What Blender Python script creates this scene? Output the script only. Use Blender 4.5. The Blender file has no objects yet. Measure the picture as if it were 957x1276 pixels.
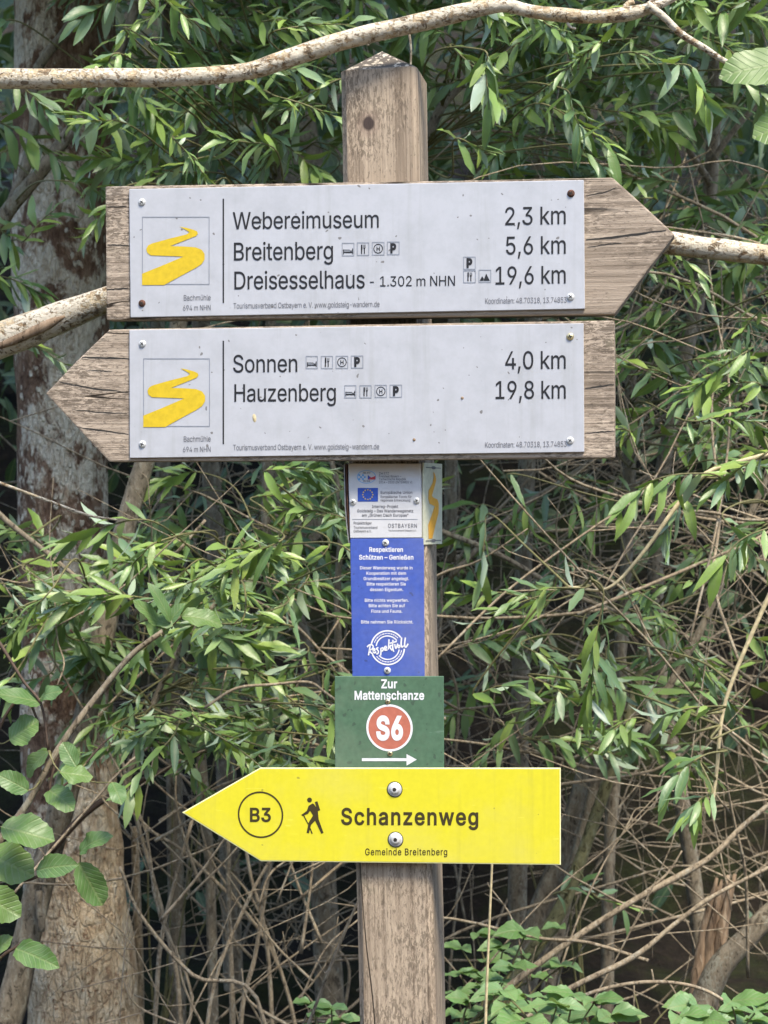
import bpy, bmesh, math, random
import numpy as np
from mathutils import Vector, Matrix, noise, geometry

# ------------------------------------------------------------------ camera, world, sun, exposure
sc = bpy.context.scene
COL = sc.collection
D = 2.2            # metres from the camera to the sign boards
CAMZ = 1.55        # eye height
cd = bpy.data.cameras.new('camera')
cam = bpy.data.objects.new('camera', cd)
COL.objects.link(cam)
cam.location = (0, -D, CAMZ)
cam.rotation_euler = (math.radians(90), 0, 0)
cd.sensor_fit = 'VERTICAL'
cd.sensor_height = 24.0
cd.lens = 12.0 * D / 0.638
cd.clip_start = 0.05
cd.clip_end = 600
cd.dof.use_dof = True
cd.dof.focus_distance = D - 0.03
cd.dof.aperture_fstop = 9.0
sc.camera = cam

SUN_EL, SUN_AZ = 58.0, 150.0
world = bpy.data.worlds.new('World')
sc.world = world
world.use_nodes = True
wn = world.node_tree
sky = wn.nodes.new('ShaderNodeTexSky')
sky.sky_type = 'NISHITA'
sky.sun_disc = False
sky.sun_elevation = math.radians(SUN_EL)
sky.sun_rotation = math.radians(SUN_AZ)
wn.links.new(sky.outputs[0], wn.nodes['Background'].inputs[0])
wn.nodes['Background'].inputs[1].default_value = 0.15
sl = bpy.data.lights.new('sun', 'SUN')
sl.energy = 2.1
sl.angle = math.radians(16)
sl.color = (1.0, 0.90, 0.74)
sun = bpy.data.objects.new('sun', sl)
COL.objects.link(sun)
sdir = Vector((math.sin(math.radians(SUN_AZ)) * math.cos(math.radians(SUN_EL)),
               math.cos(math.radians(SUN_AZ)) * math.cos(math.radians(SUN_EL)),
               math.sin(math.radians(SUN_EL))))
sun.rotation_euler = sdir.to_track_quat('Z', 'Y').to_euler()
sc.view_settings.view_transform = 'Standard'
sc.view_settings.look = 'None'
sc.view_settings.gamma = 1.0
sc.view_settings.use_curve_mapping = False
sc.view_settings.exposure = 1.86
sc.cycles.use_denoising = True
sc.cycles.max_bounces = 6
sc.cycles.diffuse_bounces = 3
sc.cycles.glossy_bounces = 2
sc.cycles.transmission_bounces = 4

# ------------------------------------------------------------------ helpers
CAM = Vector((0, -D, CAMZ))


def P(px, py, y):
    """point of the photograph (957 x 1276) at the depth y"""
    k = (D + y) / D / 1000.0
    return Vector(((px - 478.5) * k, y, CAMZ - (py - 638) * k))


def W(px, y):
    """width of px photo pixels at depth y, in metres"""
    return px / 1000.0 * (D + y) / D


def tag(o, label, cat, group=None, kind=None):
    if label:
        o['label'] = label
    if cat:
        o['category'] = cat
    if group:
        o['group'] = group
    if kind:
        o['kind'] = kind
    return o


def empty(name, loc, rz=0.0, label=None, cat=None, group=None):
    o = bpy.data.objects.new(name, None)
    o.empty_display_size = 0.05
    COL.objects.link(o)
    o.location = loc
    o.rotation_euler = (0, 0, rz)
    return tag(o, label, cat, group)


class MB:
    """collects verts, faces and uvs, then links them as one mesh object"""

    def __init__(self):
        self.v = []
        self.f = []
        self.uv = []       # one (u, v) per vertex
        self.m = []
        self.n = 0

    def add(self, v, f, uv=None, mi=0):
        v = np.asarray(v, dtype=float).reshape(-1, 3)
        self.v.append(v)
        self.f += [tuple(i + self.n for i in q) for q in f]
        self.m += [mi] * len(f)
        self.uv.append(np.asarray(uv, dtype=float) if uv is not None else np.zeros((len(v), 2)))
        self.n += len(v)
        return self

    def build(self, name, mats, parent=None, smooth=True, local=False):
        """verts are world points; with a parent they become relative to it (local=True: already relative)"""
        me = bpy.data.meshes.new(name)
        V = np.concatenate(self.v) if self.v else np.zeros((0, 3))
        if parent is not None and not local:
            V = V - np.array(world_loc(parent))
        elif parent is None and not local:
            pass
        me.from_pydata(V.tolist(), [], self.f)
        U = np.concatenate(self.uv)
        lay = me.uv_layers.new(name='UVMap')
        li = np.empty(len(me.loops), dtype=np.int32)
        me.loops.foreach_get('vertex_index', li)
        lay.data.foreach_set('uv', U[li].astype(np.float32).ravel())
        if not isinstance(mats, (list, tuple)):
            mats = [mats]
        for x in mats:
            me.materials.append(x)
        me.polygons.foreach_set('material_index', np.array(self.m, dtype=np.int32))
        me.polygons.foreach_set('use_smooth', np.full(len(self.f), smooth, dtype=bool))
        me.update()
        o = bpy.data.objects.new(name, me)
        COL.objects.link(o)
        if parent is not None:
            o.parent = parent
        return o


def world_loc(o):
    p = Vector(o.location)
    while o.parent is not None:
        o = o.parent
        p = p + Vector(o.location)
    return p


def catmull(pts, n):
    """n+1 points on a smooth curve through pts (rows may carry extra columns such as the radius)"""
    A = np.asarray(pts, dtype=float)
    if len(A) == 2:
        t = np.linspace(0, 1, n + 1)[:, None]
        return A[0] * (1 - t) + A[1] * t
    A = np.vstack([2 * A[0] - A[1], A, 2 * A[-1] - A[-2]])
    m = len(A) - 3
    out = []
    for s in np.linspace(0, m, n + 1):
        i = min(int(s), m - 1)
        t = s - i
        p0, p1, p2, p3 = A[i], A[i + 1], A[i + 2], A[i + 3]
        out.append(0.5 * (2 * p1 + (p2 - p0) * t + (2 * p0 - 5 * p1 + 4 * p2 - p3) * t * t + (3 * p1 - p0 - 3 * p2 + p3) * t ** 3))
    return np.array(out)


def tube(mb, pts, radii, seg=8, steps=None, rough=0.0, freq=8.0, seed=0.0, mi=0, cap=True):
    """tapered tube through world points; rough shakes the radius"""
    pts = [tuple(p) for p in pts]
    if not hasattr(radii, '__len__'):
        radii = [radii] * len(pts)
    if len(radii) == 2 and len(pts) > 2:
        radii = list(np.linspace(radii[0], radii[1], len(pts)))
    A = np.hstack([np.array(pts), np.array(radii)[:, None]])
    if steps is None:
        steps = max(2, 4 * (len(pts) - 1))
    A = catmull(A, steps)
    C = A[:, :3]
    R = np.maximum(A[:, 3], 0.0002)
    T = np.gradient(C, axis=0)
    T /= np.linalg.norm(T, axis=1)[:, None] + 1e-12
    a = np.array([1.0, 0, 0]) if abs(T[0][0]) < 0.8 else np.array([0, 1.0, 0])
    u = np.cross(T[0], a)
    u /= np.linalg.norm(u)
    V = []
    UV = []
    L = 0.0
    ang = np.linspace(0, 2 * math.pi, seg, endpoint=False)
    for i in range(len(C)):
        u = u - T[i] * np.dot(u, T[i])
        u /= np.linalg.norm(u) + 1e-12
        w = np.cross(T[i], u)
        if i:
            L += float(np.linalg.norm(C[i] - C[i - 1]))
        for k in range(seg):
            r = R[i]
            if rough:
                q = C[i] + (u * math.cos(ang[k]) + w * math.sin(ang[k])) * R[i]
                r *= 1 + rough * (noise.noise(Vector(q * freq) + Vector((seed, 0, 0))) + 0.5 * noise.noise(Vector(q * freq * 2.7) + Vector((0, seed, 0))))
            V.append(C[i] + (u * math.cos(ang[k]) + w * math.sin(ang[k])) * r)
            UV.append((k / seg, L))
    F = []
    for i in range(len(C) - 1):
        for k in range(seg):
            k2 = (k + 1) % seg
            F.append((i * seg + k, i * seg + k2, (i + 1) * seg + k2, (i + 1) * seg + k))
    if cap:
        F.append(tuple(range(seg - 1, -1, -1)))
        F.append(tuple((len(C) - 1) * seg + k for k in range(seg)))
    mb.add(V, F, UV, mi)
    return C, R


# ------------------------------------------------------------------ materials
class Mat:
    def __init__(self, name):
        self.m = bpy.data.materials.new(name)
        self.m.use_nodes = True
        self.t = self.m.node_tree
        self.b = self.t.nodes['Principled BSDF']
        self.out = self.t.nodes['Material Output']

    def n(self, kind, **kw):
        nd = self.t.nodes.new('ShaderNode' + kind)
        for k, v in kw.items():
            if k.startswith('i_'):
                key = k[2:].replace('_', ' ')
                nd.inputs[key].default_value = v
            else:
                setattr(nd, k, v)
        return nd

    def l(self, a, b):
        self.t.links.new(a, b)

    def coords(self, scale, which='Object', vary=True):
        tc = self.n('TexCoord')
        src = tc.outputs[which]
        if vary:
            oi = self.n('ObjectInfo')
            ml = self.n('Math', operation='MULTIPLY')
            self.l(oi.outputs['Random'], ml.inputs[0])
            ml.inputs[1].default_value = 37.0
            ad = self.n('VectorMath', operation='ADD')
            self.l(src, ad.inputs[0])
            self.l(ml.outputs[0], ad.inputs[1])
            src = ad.outputs[0]
        mp = self.n('Mapping')
        mp.inputs['Scale'].default_value = scale
        self.l(src, mp.inputs['Vector'])
        return mp.outputs[0]

    def noise(self, vec, scale=1.0, detail=4.0, rough=0.55, dist=0.0):
        nd = self.n('TexNoise')
        nd.inputs['Scale'].default_value = scale
        nd.inputs['Detail'].default_value = detail
        nd.inputs['Roughness'].default_value = rough
        nd.inputs['Distortion'].default_value = dist
        self.l(vec, nd.inputs['Vector'])
        return nd.outputs['Fac']

    def ramp(self, fac, stops, interp='LINEAR'):
        nd = self.n('ValToRGB')
        cr = nd.color_ramp
        cr.interpolation = interp
        while len(cr.elements) < len(stops):
            cr.elements.new(0.5)
        for e, (p, c) in zip(cr.elements, stops):
            e.position = p
            e.color = (*c, 1) if len(c) == 3 else c
        self.l(fac, nd.inputs[0])
        return nd.outputs[0]

    def mask(self, fac, a, b):
        """0 below a, 1 above b (or the other way round when a > b)"""
        nd = self.n('MapRange')
        nd.inputs['From Min'].default_value = a
        nd.inputs['From Max'].default_value = b
        self.l(fac, nd.inputs['Value'])
        return nd.outputs[0]

    def mix(self, fac, a, b, blend='MIX'):
        nd = self.n('Mix')
        nd.data_type = 'RGBA'
        nd.blend_type = blend
        for v, s in ((fac, nd.inputs[0]), (a, nd.inputs[6]), (b, nd.inputs[7])):
            if isinstance(v, (int, float)):
                s.default_value = v
            elif isinstance(v, tuple):
                s.default_value = (*v, 1) if len(v) == 3 else v
            else:
                self.l(v, s)
        return nd.outputs[2]

    def math(self, op, a, b=0.0):
        nd = self.n('Math', operation=op)
        for v, s in ((a, nd.inputs[0]), (b, nd.inputs[1])):
            if isinstance(v, (int, float)):
                s.default_value = v
            else:
                self.l(v, s)
        return nd.outputs[0]

    def bump(self, h, strength=0.5, dist=0.002):
        nd = self.n('Bump')
        nd.inputs['Strength'].default_value = strength
        nd.inputs['Distance'].default_value = dist
        self.l(h, nd.inputs['Height'])
        self.l(nd.outputs[0], self.b.inputs['Normal'])
        return nd.outputs[0]

    def color(self, c):
        if isinstance(c, tuple):
            self.b.inputs['Base Color'].default_value = (*c, 1)
        else:
            self.l(c, self.b.inputs['Base Color'])
        return self

    def rough(self, r, spec=0.5):
        if isinstance(r, (int, float)):
            self.b.inputs['Roughness'].default_value = r
        else:
            self.l(r, self.b.inputs['Roughness'])
        self.b.inputs['Specular IOR Level'].default_value = spec
        return self


def plain(name, c, r=0.5, spec=0.4, metal=0.0, var=0.06, spots=0):
    m = Mat(name)
    v = m.coords((1, 1, 1))
    f = m.noise(v, 160, 3)
    dark = tuple(x * (1 - var * 2) for x in c)
    lite = tuple(min(1, x * (1 + var)) for x in c)
    col = m.ramp(f, [(0.3, dark), (0.7, lite)])
    if spots:
        # fly specks, small scratches and a faint film of dust
        sp = m.mask(m.noise(v, 130, 1, 0.3), spots, spots + 0.02)
        sc_ = m.mask(m.noise(m.coords((30, 30, 260)), 1, 2, 0.5), 0.74, 0.76)
        col = m.mix(m.math('MULTIPLY', sp, 0.7), col, tuple(x * 0.35 + 0.02 for x in c))
        col = m.mix(m.math('MULTIPLY', sc_, 0.35), col, tuple(min(1, x * 1.2 + 0.1) for x in c))
        col = m.mix(m.math('MULTIPLY', m.mask(m.noise(v, 9, 5, 0.7), 0.45, 0.75), 0.16), col, (0.42, 0.40, 0.30))
        run = m.noise(m.coords((70, 70, 3.5)), 1, 4, 0.65)
        col = m.mix(m.math('MULTIPLY', m.mask(run, 0.54, 0.72), 0.22), col, tuple(x * 0.55 + 0.03 for x in c))
    m.color(col)
    m.rough(r, spec)
    m.b.inputs['Metallic'].default_value = metal
    return m.m


def wood(name, axis, light, mid, dark, speck=0.5):
    """weathered softwood, grain along the local axis 'x' or 'z'"""
    m = Mat(name)

    def sc_(along, across):
        return (along, across, across) if axis == 'x' else (across, across, along)
    fibre = m.noise(m.coords(sc_(6, 330)), 1, 4, 0.7)
    ring = m.noise(m.coords(sc_(0.7, 120)), 1, 3, 0.6, 0.3)
    broad = m.noise(m.coords(sc_(1.6, 26)), 1, 4, 0.6, 0.4)
    flake = m.noise(m.coords(sc_(95, 330)), 1, 4, 0.8, 0.6)
    blot = m.noise(m.coords((9, 9, 9)), 1, 3, 0.6)
    mixf = m.math('ADD', m.math('ADD', m.math('MULTIPLY', fibre, 0.35), m.math('MULTIPLY', ring, 0.35)), m.math('MULTIPLY', broad, 0.3))
    base = m.ramp(mixf, [(0.38, dark), (0.47, mid), (0.55, light), (0.66, tuple(min(1, x * 1.25) for x in light))])
    # flaked grey surface with darker pits, thicker in blotches
    off = m.math('MULTIPLY', m.math('SUBTRACT', blot, 0.5), 0.55)
    pit = m.mask(m.math('ADD', flake, off), 0.53, 0.58)
    col = m.mix(m.math('MULTIPLY', pit, speck), base, tuple(x * 0.6 for x in dark))
    pale = m.mask(m.math('SUBTRACT', flake, off), 0.45, 0.38)
    col = m.mix(m.math('MULTIPLY', pale, 0.55), col, tuple(min(1, x * 1.4) for x in light))
    # long drying cracks
    ck = m.noise(m.coords(sc_(0.9, 17)), 1, 2, 0.5, 0.25)
    crack = m.mask(m.math('ABSOLUTE', m.math('SUBTRACT', ck, 0.47)), 0.006, 0.0015)
    gate = m.mask(m.noise(m.coords(sc_(3, 30)), 1, 1), 0.50, 0.56)
    crack = m.math('MULTIPLY', crack, gate)
    col = m.mix(crack, col, (0.03, 0.022, 0.016))
    moss = m.mask(m.noise(m.coords((14, 14, 14)), 1, 5, 0.7), 0.6, 0.75)
    col = m.mix(m.math('MULTIPLY', moss, 0.35), col, (0.20, 0.19, 0.12))
    m.color(col)
    m.rough(0.88, 0.2)
    h = m.math('SUBTRACT', m.math('ADD', m.math('MULTIPLY', fibre, 0.7), m.math('MULTIPLY', flake, 0.5)), m.math('MULTIPLY', crack, 1.5))
    m.bump(h, 0.7, 0.002)
    return m


M = {}
M['board'] = wood('weathered_board_wood', 'x', (0.37, 0.302, 0.232), (0.265, 0.212, 0.16), (0.13, 0.102, 0.076), 0.6).m
_w = wood('weathered_post_wood', 'z', (0.335, 0.268, 0.196), (0.24, 0.187, 0.135), (0.12, 0.092, 0.066), 0.55)
# grey lichened cap: above the shoulder of the post the cut end grain is dark with pale crusts
_tc = _w.n('TexCoord')
_sep = _w.n('SeparateXYZ')
_w.l(_tc.outputs['Object'], _sep.inputs[0])
_top = _w.mask(_sep.outputs[2], 2.1035, 2.106)
_crust = _w.mask(_w.noise(_w.coords((150, 150, 150)), 1, 3, 0.6), 0.55, 0.6)
_capc = _w.mix(_crust, (0.10, 0.085, 0.07), (0.48, 0.42, 0.33))
_old = _w.b.inputs['Base Color'].links[0].from_socket
# the knot below the cap
_kx = _w.math('MULTIPLY', _w.math('ADD', _sep.outputs[0], 0.0135), 1.25)
_kz = _w.math('SUBTRACT', _sep.outputs[2], 2.036)
_kd = _w.math('SQRT', _w.math('ADD', _w.math('MULTIPLY', _kx, _kx), _w.math('MULTIPLY', _kz, _kz)))
_kd = _w.math('ADD', _kd, _w.math('MULTIPLY', _w.math('SUBTRACT', _w.noise(_w.coords((90, 90, 90)), 1, 2), 0.5), 0.005))
_knot = _w.mask(_kd, 0.0105, 0.0075)
_halo = _w.math('MULTIPLY', _w.mask(_kd, 0.022, 0.011), 0.45)
_old = _w.mix(_halo, _old, (0.2, 0.14, 0.11))
_old = _w.mix(_knot, _old, (0.055, 0.04, 0.035))
_w.color(_w.mix(_top, _old, _capc))
M['post'] = _w.m

_p = Mat('white_enamel_panel')
_sp = _p.noise(_p.coords((1, 1, 1)), 420, 2, 0.6)
_bl = _p.noise(_p.coords((1, 1, 1)), 34, 5, 0.7)
_st = _p.noise(_p.coords((1, 1, 1)), 130, 1, 0.3)
_c = _p.ramp(_bl, [(0.3, (0.365, 0.374, 0.395)), (0.6, (0.416, 0.425, 0.451))])
_c = _p.mix(_p.math('MULTIPLY', _p.mask(_sp, 0.58, 0.66), 0.30), _c, (0.40, 0.40, 0.41))
_c = _p.mix(_p.math('MULTIPLY', _p.mask(_st, 0.745, 0.76), 0.85), _c, (0.13, 0.12, 0.11))
_run = _p.noise(_p.coords((70, 70, 4)), 1, 4, 0.65)
_c = _p.mix(_p.math('MULTIPLY', _p.mask(_run, 0.54, 0.72), 0.28), _c, (0.27, 0.275, 0.26))
_p.color(_c).rough(0.36, 0.45)
M['panel'] = _p.m

_p = Mat('dusty_white_plaque')
_bl = _p.noise(_p.coords((1, 1, 1)), 60, 5, 0.7)
_tc = _p.n('TexCoord')
_sep = _p.n('SeparateXYZ')
_p.l(_tc.outputs['Object'], _sep.inputs[0])
_edge = _p.mask(_p.math('ADD', _sep.outputs[2], _p.math('MULTIPLY', _bl, 0.03)), 0.042, 0.066)
_c = _p.ramp(_bl, [(0.3, (0.468, 0.468, 0.476)), (0.6, (0.527, 0.527, 0.535))])
_c = _p.mix(_p.math('MULTIPLY', _edge, 0.75), _c, (0.42, 0.30, 0.16))
_p.color(_c).rough(0.4, 0.4)
M['plaque'] = _p.m

M['black'] = plain('black_print', (0.018, 0.018, 0.02), 0.5, 0.3)
M['grey'] = plain('grey_print', (0.13, 0.13, 0.14), 0.5, 0.3)
M['linegrey'] = plain('pale_grey_line_print', (0.22, 0.24, 0.28), 0.5, 0.3)
M['white'] = plain('white_print', (0.680, 0.680, 0.697), 0.5, 0.3)
M['gold'] = plain('golden_yellow_print', (0.561, 0.399, 0.019), 0.5, 0.3)
M['orange'] = plain('orange_print', (0.66, 0.34, 0.045), 0.5, 0.3)
M['eublue'] = plain('flag_blue_print', (0.03, 0.075, 0.34), 0.5, 0.3)
M['skyblue'] = plain('light_blue_print', (0.12, 0.33, 0.62), 0.5, 0.3)
M['redprint'] = plain('red_print', (0.42, 0.05, 0.06), 0.5, 0.3)
M['blue'] = plain('blue_plaque_paint', (0.053, 0.095, 0.365), 0.45, 0.4, spots=0.74)
M['green'] = plain('faded_green_paint', (0.072, 0.140, 0.083), 0.5, 0.35, var=0.08, spots=0.7)
M['salmon'] = plain('faded_red_paint', (0.425, 0.136, 0.089), 0.5, 0.35)
M['yellow'] = plain('yellow_sign_paint', (0.595, 0.535, 0.025), 0.42, 0.4, var=0.02, spots=0.775)
M['paleyellow'] = plain('pale_sign_edge', (0.680, 0.663, 0.357), 0.5, 0.3)
M['cream'] = plain('cream_plaque_paint', (0.510, 0.510, 0.383), 0.5, 0.35)
M['brownprint'] = plain('dark_brown_print', (0.045, 0.034, 0.012), 0.5, 0.3)
M['steel'] = plain('screw_steel', (0.62, 0.62, 0.60), 0.48, 0.5, 0.25, 0.1)
M['rust'] = plain('rusty_screw', (0.12, 0.055, 0.035), 0.75, 0.3, 0.2, 0.3)
M['brass'] = plain('brassy_screw', (0.62, 0.52, 0.30), 0.35, 0.5, 0.8, 0.2)
M['recess'] = plain('dark_recess', (0.03, 0.028, 0.025), 0.7, 0.2)
M['plateedge'] = plain('aluminium_edge', (0.32, 0.31, 0.31), 0.5, 0.4, 0.5, 0.2)


def leaf_mat(name, cols, under, transl, veins=0.0, yellow=0.985, rough=0.38, spec=0.5):
    """two-sided leaf: colour differs from leaf to leaf, pale midrib, some light passes through"""
    m = Mat(name)
    g = m.n('NewGeometry')
    rnd = g.outputs['Random Per Island']
    oi = m.n('ObjectInfo')
    mixr = m.math('FRACT', m.math('ADD', rnd, m.math('MULTIPLY', oi.outputs['Random'], 0.35)))
    k = len(cols)
    col = m.ramp(mixr, [(i / (k - 1), c) for i, c in enumerate(cols)])
    if yellow < 1:
        col = m.mix(m.mask(rnd, yellow, yellow + 0.001), col, (0.60, 0.47, 0.03))
    uv = m.n('UVMap')
    sep = m.n('SeparateXYZ')
    m.l(uv.outputs[0], sep.inputs[0])
    du = m.math('ABSOLUTE', m.math('SUBTRACT', sep.outputs[0], 0.5))
    rib = m.mask(du, 0.055, 0.02)
    col = m.mix(m.math('MULTIPLY', rib, 0.55), col, (0.20, 0.26, 0.09))
    spot = m.noise(m.coords((1, 1, 1)), 70, 4, 0.65)
    col = m.mix(m.mask(spot, 0.35, 0.75), col, m.mix(0.35, col, (0.16, 0.2, 0.11)))
    h = m.noise(m.coords((1, 1, 1)), 260, 2)
    if veins:
        ph = m.math('SUBTRACT', sep.outputs[1], m.math('MULTIPLY', du, 0.62))
        fr = m.math('FRACT', m.math('MULTIPLY', ph, veins))
        vn = m.mask(m.math('ABSOLUTE', m.math('SUBTRACT', fr, 0.5)), 0.16, 0.04)
        col = m.mix(m.math('MULTIPLY', vn, 0.45), col, (0.20, 0.26, 0.12))
        h = m.math('SUBTRACT', m.math('MULTIPLY', h, 0.3), m.math('ADD', vn, rib))
    top = col
    col = m.mix(g.outputs['Backfacing'], top, m.mix(0.7, top, under))
    m.color(col)
    m.rough(rough, spec)
    nb = m.bump(h, 0.4, 0.0012)
    tr = m.n('BsdfTranslucent')
    tcol = m.mix(0.6, col, (0.24, 0.36, 0.03))
    m.l(tcol, tr.inputs[0])
    mx = m.n('MixShader')
    mx.inputs[0].default_value = transl
    m.l(m.b.outputs[0], mx.inputs[1])
    m.l(tr.outputs[0], mx.inputs[2])
    m.l(mx.outputs[0], m.out.inputs[0])
    return m.m


M['willow'] = leaf_mat('willow_leaf', [(0.08, 0.165, 0.04), (0.16, 0.27, 0.075), (0.25, 0.37, 0.07), (0.12, 0.21, 0.10), (0.29, 0.39, 0.07), (0.09, 0.18, 0.06), (0.22, 0.33, 0.18), (0.22, 0.35, 0.055), (0.07, 0.15, 0.045), (0.17, 0.28, 0.15)],
                       (0.36, 0.44, 0.36), 0.27, 0, 0.986, 0.40, 0.55)
M['alder'] = leaf_mat('alder_leaf', [(0.09, 0.18, 0.04), (0.12, 0.21, 0.06), (0.075, 0.16, 0.04), (0.14, 0.22, 0.045)], (0.19, 0.26, 0.15), 0.28, 8, 1.0, 0.45)
M['bramble'] = leaf_mat('bramble_leaf', [(0.11, 0.23, 0.06), (0.17, 0.29, 0.08), (0.13, 0.25, 0.10)], (0.19, 0.27, 0.14), 0.28, 7, 1.0, 0.48)
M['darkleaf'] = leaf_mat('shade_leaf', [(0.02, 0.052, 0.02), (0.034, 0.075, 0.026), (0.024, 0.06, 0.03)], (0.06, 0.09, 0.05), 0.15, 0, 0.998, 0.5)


def bark(name, base, dark, patch, amount, scale=1.0, flat=1.6, bumpd=0.006, fleck=0.0, low=None):
    """rough bark: streaky ground colour, small pale flakes, larger pale patches, dark pits; low = height below which sunlight is painted in as more pale patches"""
    m = Mat(name)
    v = m.coords((scale, scale, scale / flat))
    n1 = m.noise(v, 24, 6, 0.72, 0.3)
    n2 = m.noise(v, 7, 5, 0.7, 0.6)
    n3 = m.noise(v, 85, 4, 0.7, 0.2)
    n4 = m.noise(v, 48, 3, 0.6, 0.8)
    col = m.ramp(m.math('ADD', m.math('MULTIPLY', n1, 0.6), m.math('MULTIPLY', n3, 0.4)),
                 [(0.36, dark), (0.5, base), (0.64, tuple(min(1, x * 1.55) for x in base))])
    pf = m.math('ADD', m.math('MULTIPLY', n2, 0.6), m.math('MULTIPLY', n3, 0.4))
    if low is not None:
        tc = m.n('TexCoord')
        sep = m.n('SeparateXYZ')
        m.l(tc.outputs['Object'], sep.inputs[0])
        lo = m.mask(m.math('ADD', sep.outputs[2], m.math('MULTIPLY', sep.outputs[0], -1.6)), low + 0.25, low - 0.15)
        pf = m.math('ADD', pf, m.math('MULTIPLY', lo, 0.075))
    th = 0.625 - amount * 0.25
    pm = m.mask(pf, th, th + 0.03)
    col = m.mix(m.math('MULTIPLY', pm, 0.9), col, m.mix(n1, patch, tuple(x * 0.6 for x in patch)))
    fl = m.mask(n4, 0.60, 0.63)
    col = m.mix(m.math('MULTIPLY', fl, 0.7), col, patch)
    pit = m.mask(n4, 0.40, 0.36)
    col = m.mix(m.math('MULTIPLY', pit, 0.8), col, tuple(x * 0.6 for x in dark))
    if fleck:
        f2 = m.mask(m.noise(v, 110, 3, 0.6, 0.5), 0.57, 0.61)
        col = m.mix(m.math('MULTIPLY', f2, fleck), col, tuple(x * 0.9 for x in dark))
    m.color(col)
    m.rough(0.9, 0.2)
    m.bump(m.math('ADD', m.math('SUBTRACT', n1, m.math('MULTIPLY', pit, 0.6)), m.math('ADD', m.math('MULTIPLY', pm, 0.3), m.math('MULTIPLY', n3, 0.3))), 0.9, bumpd)
    return m.m




def trunk_bark():
    """red-brown bark dotted with cream lichen, larger pale patches, and sunlight painted in as paler fissured bark low on the right flank"""
    m = Mat('mottled_trunk_bark')
    v = m.coords((1, 1, 0.6), vary=False)
    n1 = m.noise(v, 26, 6, 0.75, 0.3)
    n2 = m.noise(v, 5.5, 5, 0.7, 0.5)
    n3 = m.noise(v, 90, 4, 0.7)
    base = m.ramp(m.math('ADD', m.math('MULTIPLY', n1, 0.65), m.math('MULTIPLY', n3, 0.35)), [(0.36, (0.075, 0.040, 0.025)), (0.5, (0.22, 0.13, 0.08)), (0.64, (0.40, 0.28, 0.18))])

    def cells(vec, scale, feature):
        vo = m.n('TexVoronoi')
        vo.feature = feature
        vo.inputs['Scale'].default_value = scale
        nz = m.n('TexNoise')
        nz.inputs['Scale'].default_value = 14
        nz.inputs['Detail'].default_value = 4
        m.l(vec, nz.inputs['Vector'])
        mv = m.n('Mix')
        mv.data_type = 'VECTOR'
        mv.inputs[0].default_value = 0.05
        m.l(vec, mv.inputs[4])
        m.l(nz.outputs['Color'], mv.inputs[5])
        m.l(mv.outputs[1], vo.inputs['Vector'])
        return vo
    vo = cells(v, 62, 'F1')
    sp = m.n('SeparateColor')
    m.l(vo.outputs['Color'], sp.inputs[0])
    dots = m.math('MULTIPLY', m.mask(m.math('SUBTRACT', vo.outputs['Distance'], m.math('MULTIPLY', n3, 0.35)), 0.16, 0.08), m.mask(m.math('ADD', sp.outputs[0], m.math('MULTIPLY', m.math('SUBTRACT', n2, 0.5), 1.5)), 0.36, 0.46))
    cream = m.ramp(n3, [(0.35, (0.50, 0.39, 0.26)), (0.6, (0.82, 0.74, 0.58))])
    col = m.mix(m.math('MULTIPLY', dots, 0.9), base, cream)
    patch = m.mask(m.math('ADD', m.math('MULTIPLY', n2, 0.75), m.math('MULTIPLY', n1, 0.25)), 0.51, 0.55)
    col = m.mix(m.math('MULTIPLY', patch, 0.9), col, cream)
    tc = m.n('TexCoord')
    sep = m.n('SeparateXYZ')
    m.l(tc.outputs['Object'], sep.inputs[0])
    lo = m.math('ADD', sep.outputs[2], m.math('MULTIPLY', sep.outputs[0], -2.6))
    low = m.mask(m.math('ADD', lo, m.math('MULTIPLY', m.math('SUBTRACT', n2, 0.5), 1.4)), 0.80, 0.62)  # sunlit area of the lower right flank, put into the bark colour
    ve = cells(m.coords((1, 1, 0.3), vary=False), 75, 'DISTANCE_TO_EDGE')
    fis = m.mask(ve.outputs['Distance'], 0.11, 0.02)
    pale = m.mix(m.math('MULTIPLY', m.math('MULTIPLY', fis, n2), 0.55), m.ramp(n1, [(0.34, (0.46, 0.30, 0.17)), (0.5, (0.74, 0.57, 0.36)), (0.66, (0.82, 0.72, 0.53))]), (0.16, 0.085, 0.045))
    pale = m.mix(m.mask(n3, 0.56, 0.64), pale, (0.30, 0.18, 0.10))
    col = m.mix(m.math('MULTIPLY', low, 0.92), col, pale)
    m.color(col)
    m.rough(0.9, 0.2)
    m.bump(m.math('ADD', m.math('SUBTRACT', n1, m.math('MULTIPLY', fis, 0.15)), m.math('ADD', m.math('MULTIPLY', dots, 0.25), m.math('MULTIPLY', n3, 0.4))), 1.0, 0.02)
    return m.m


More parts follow.
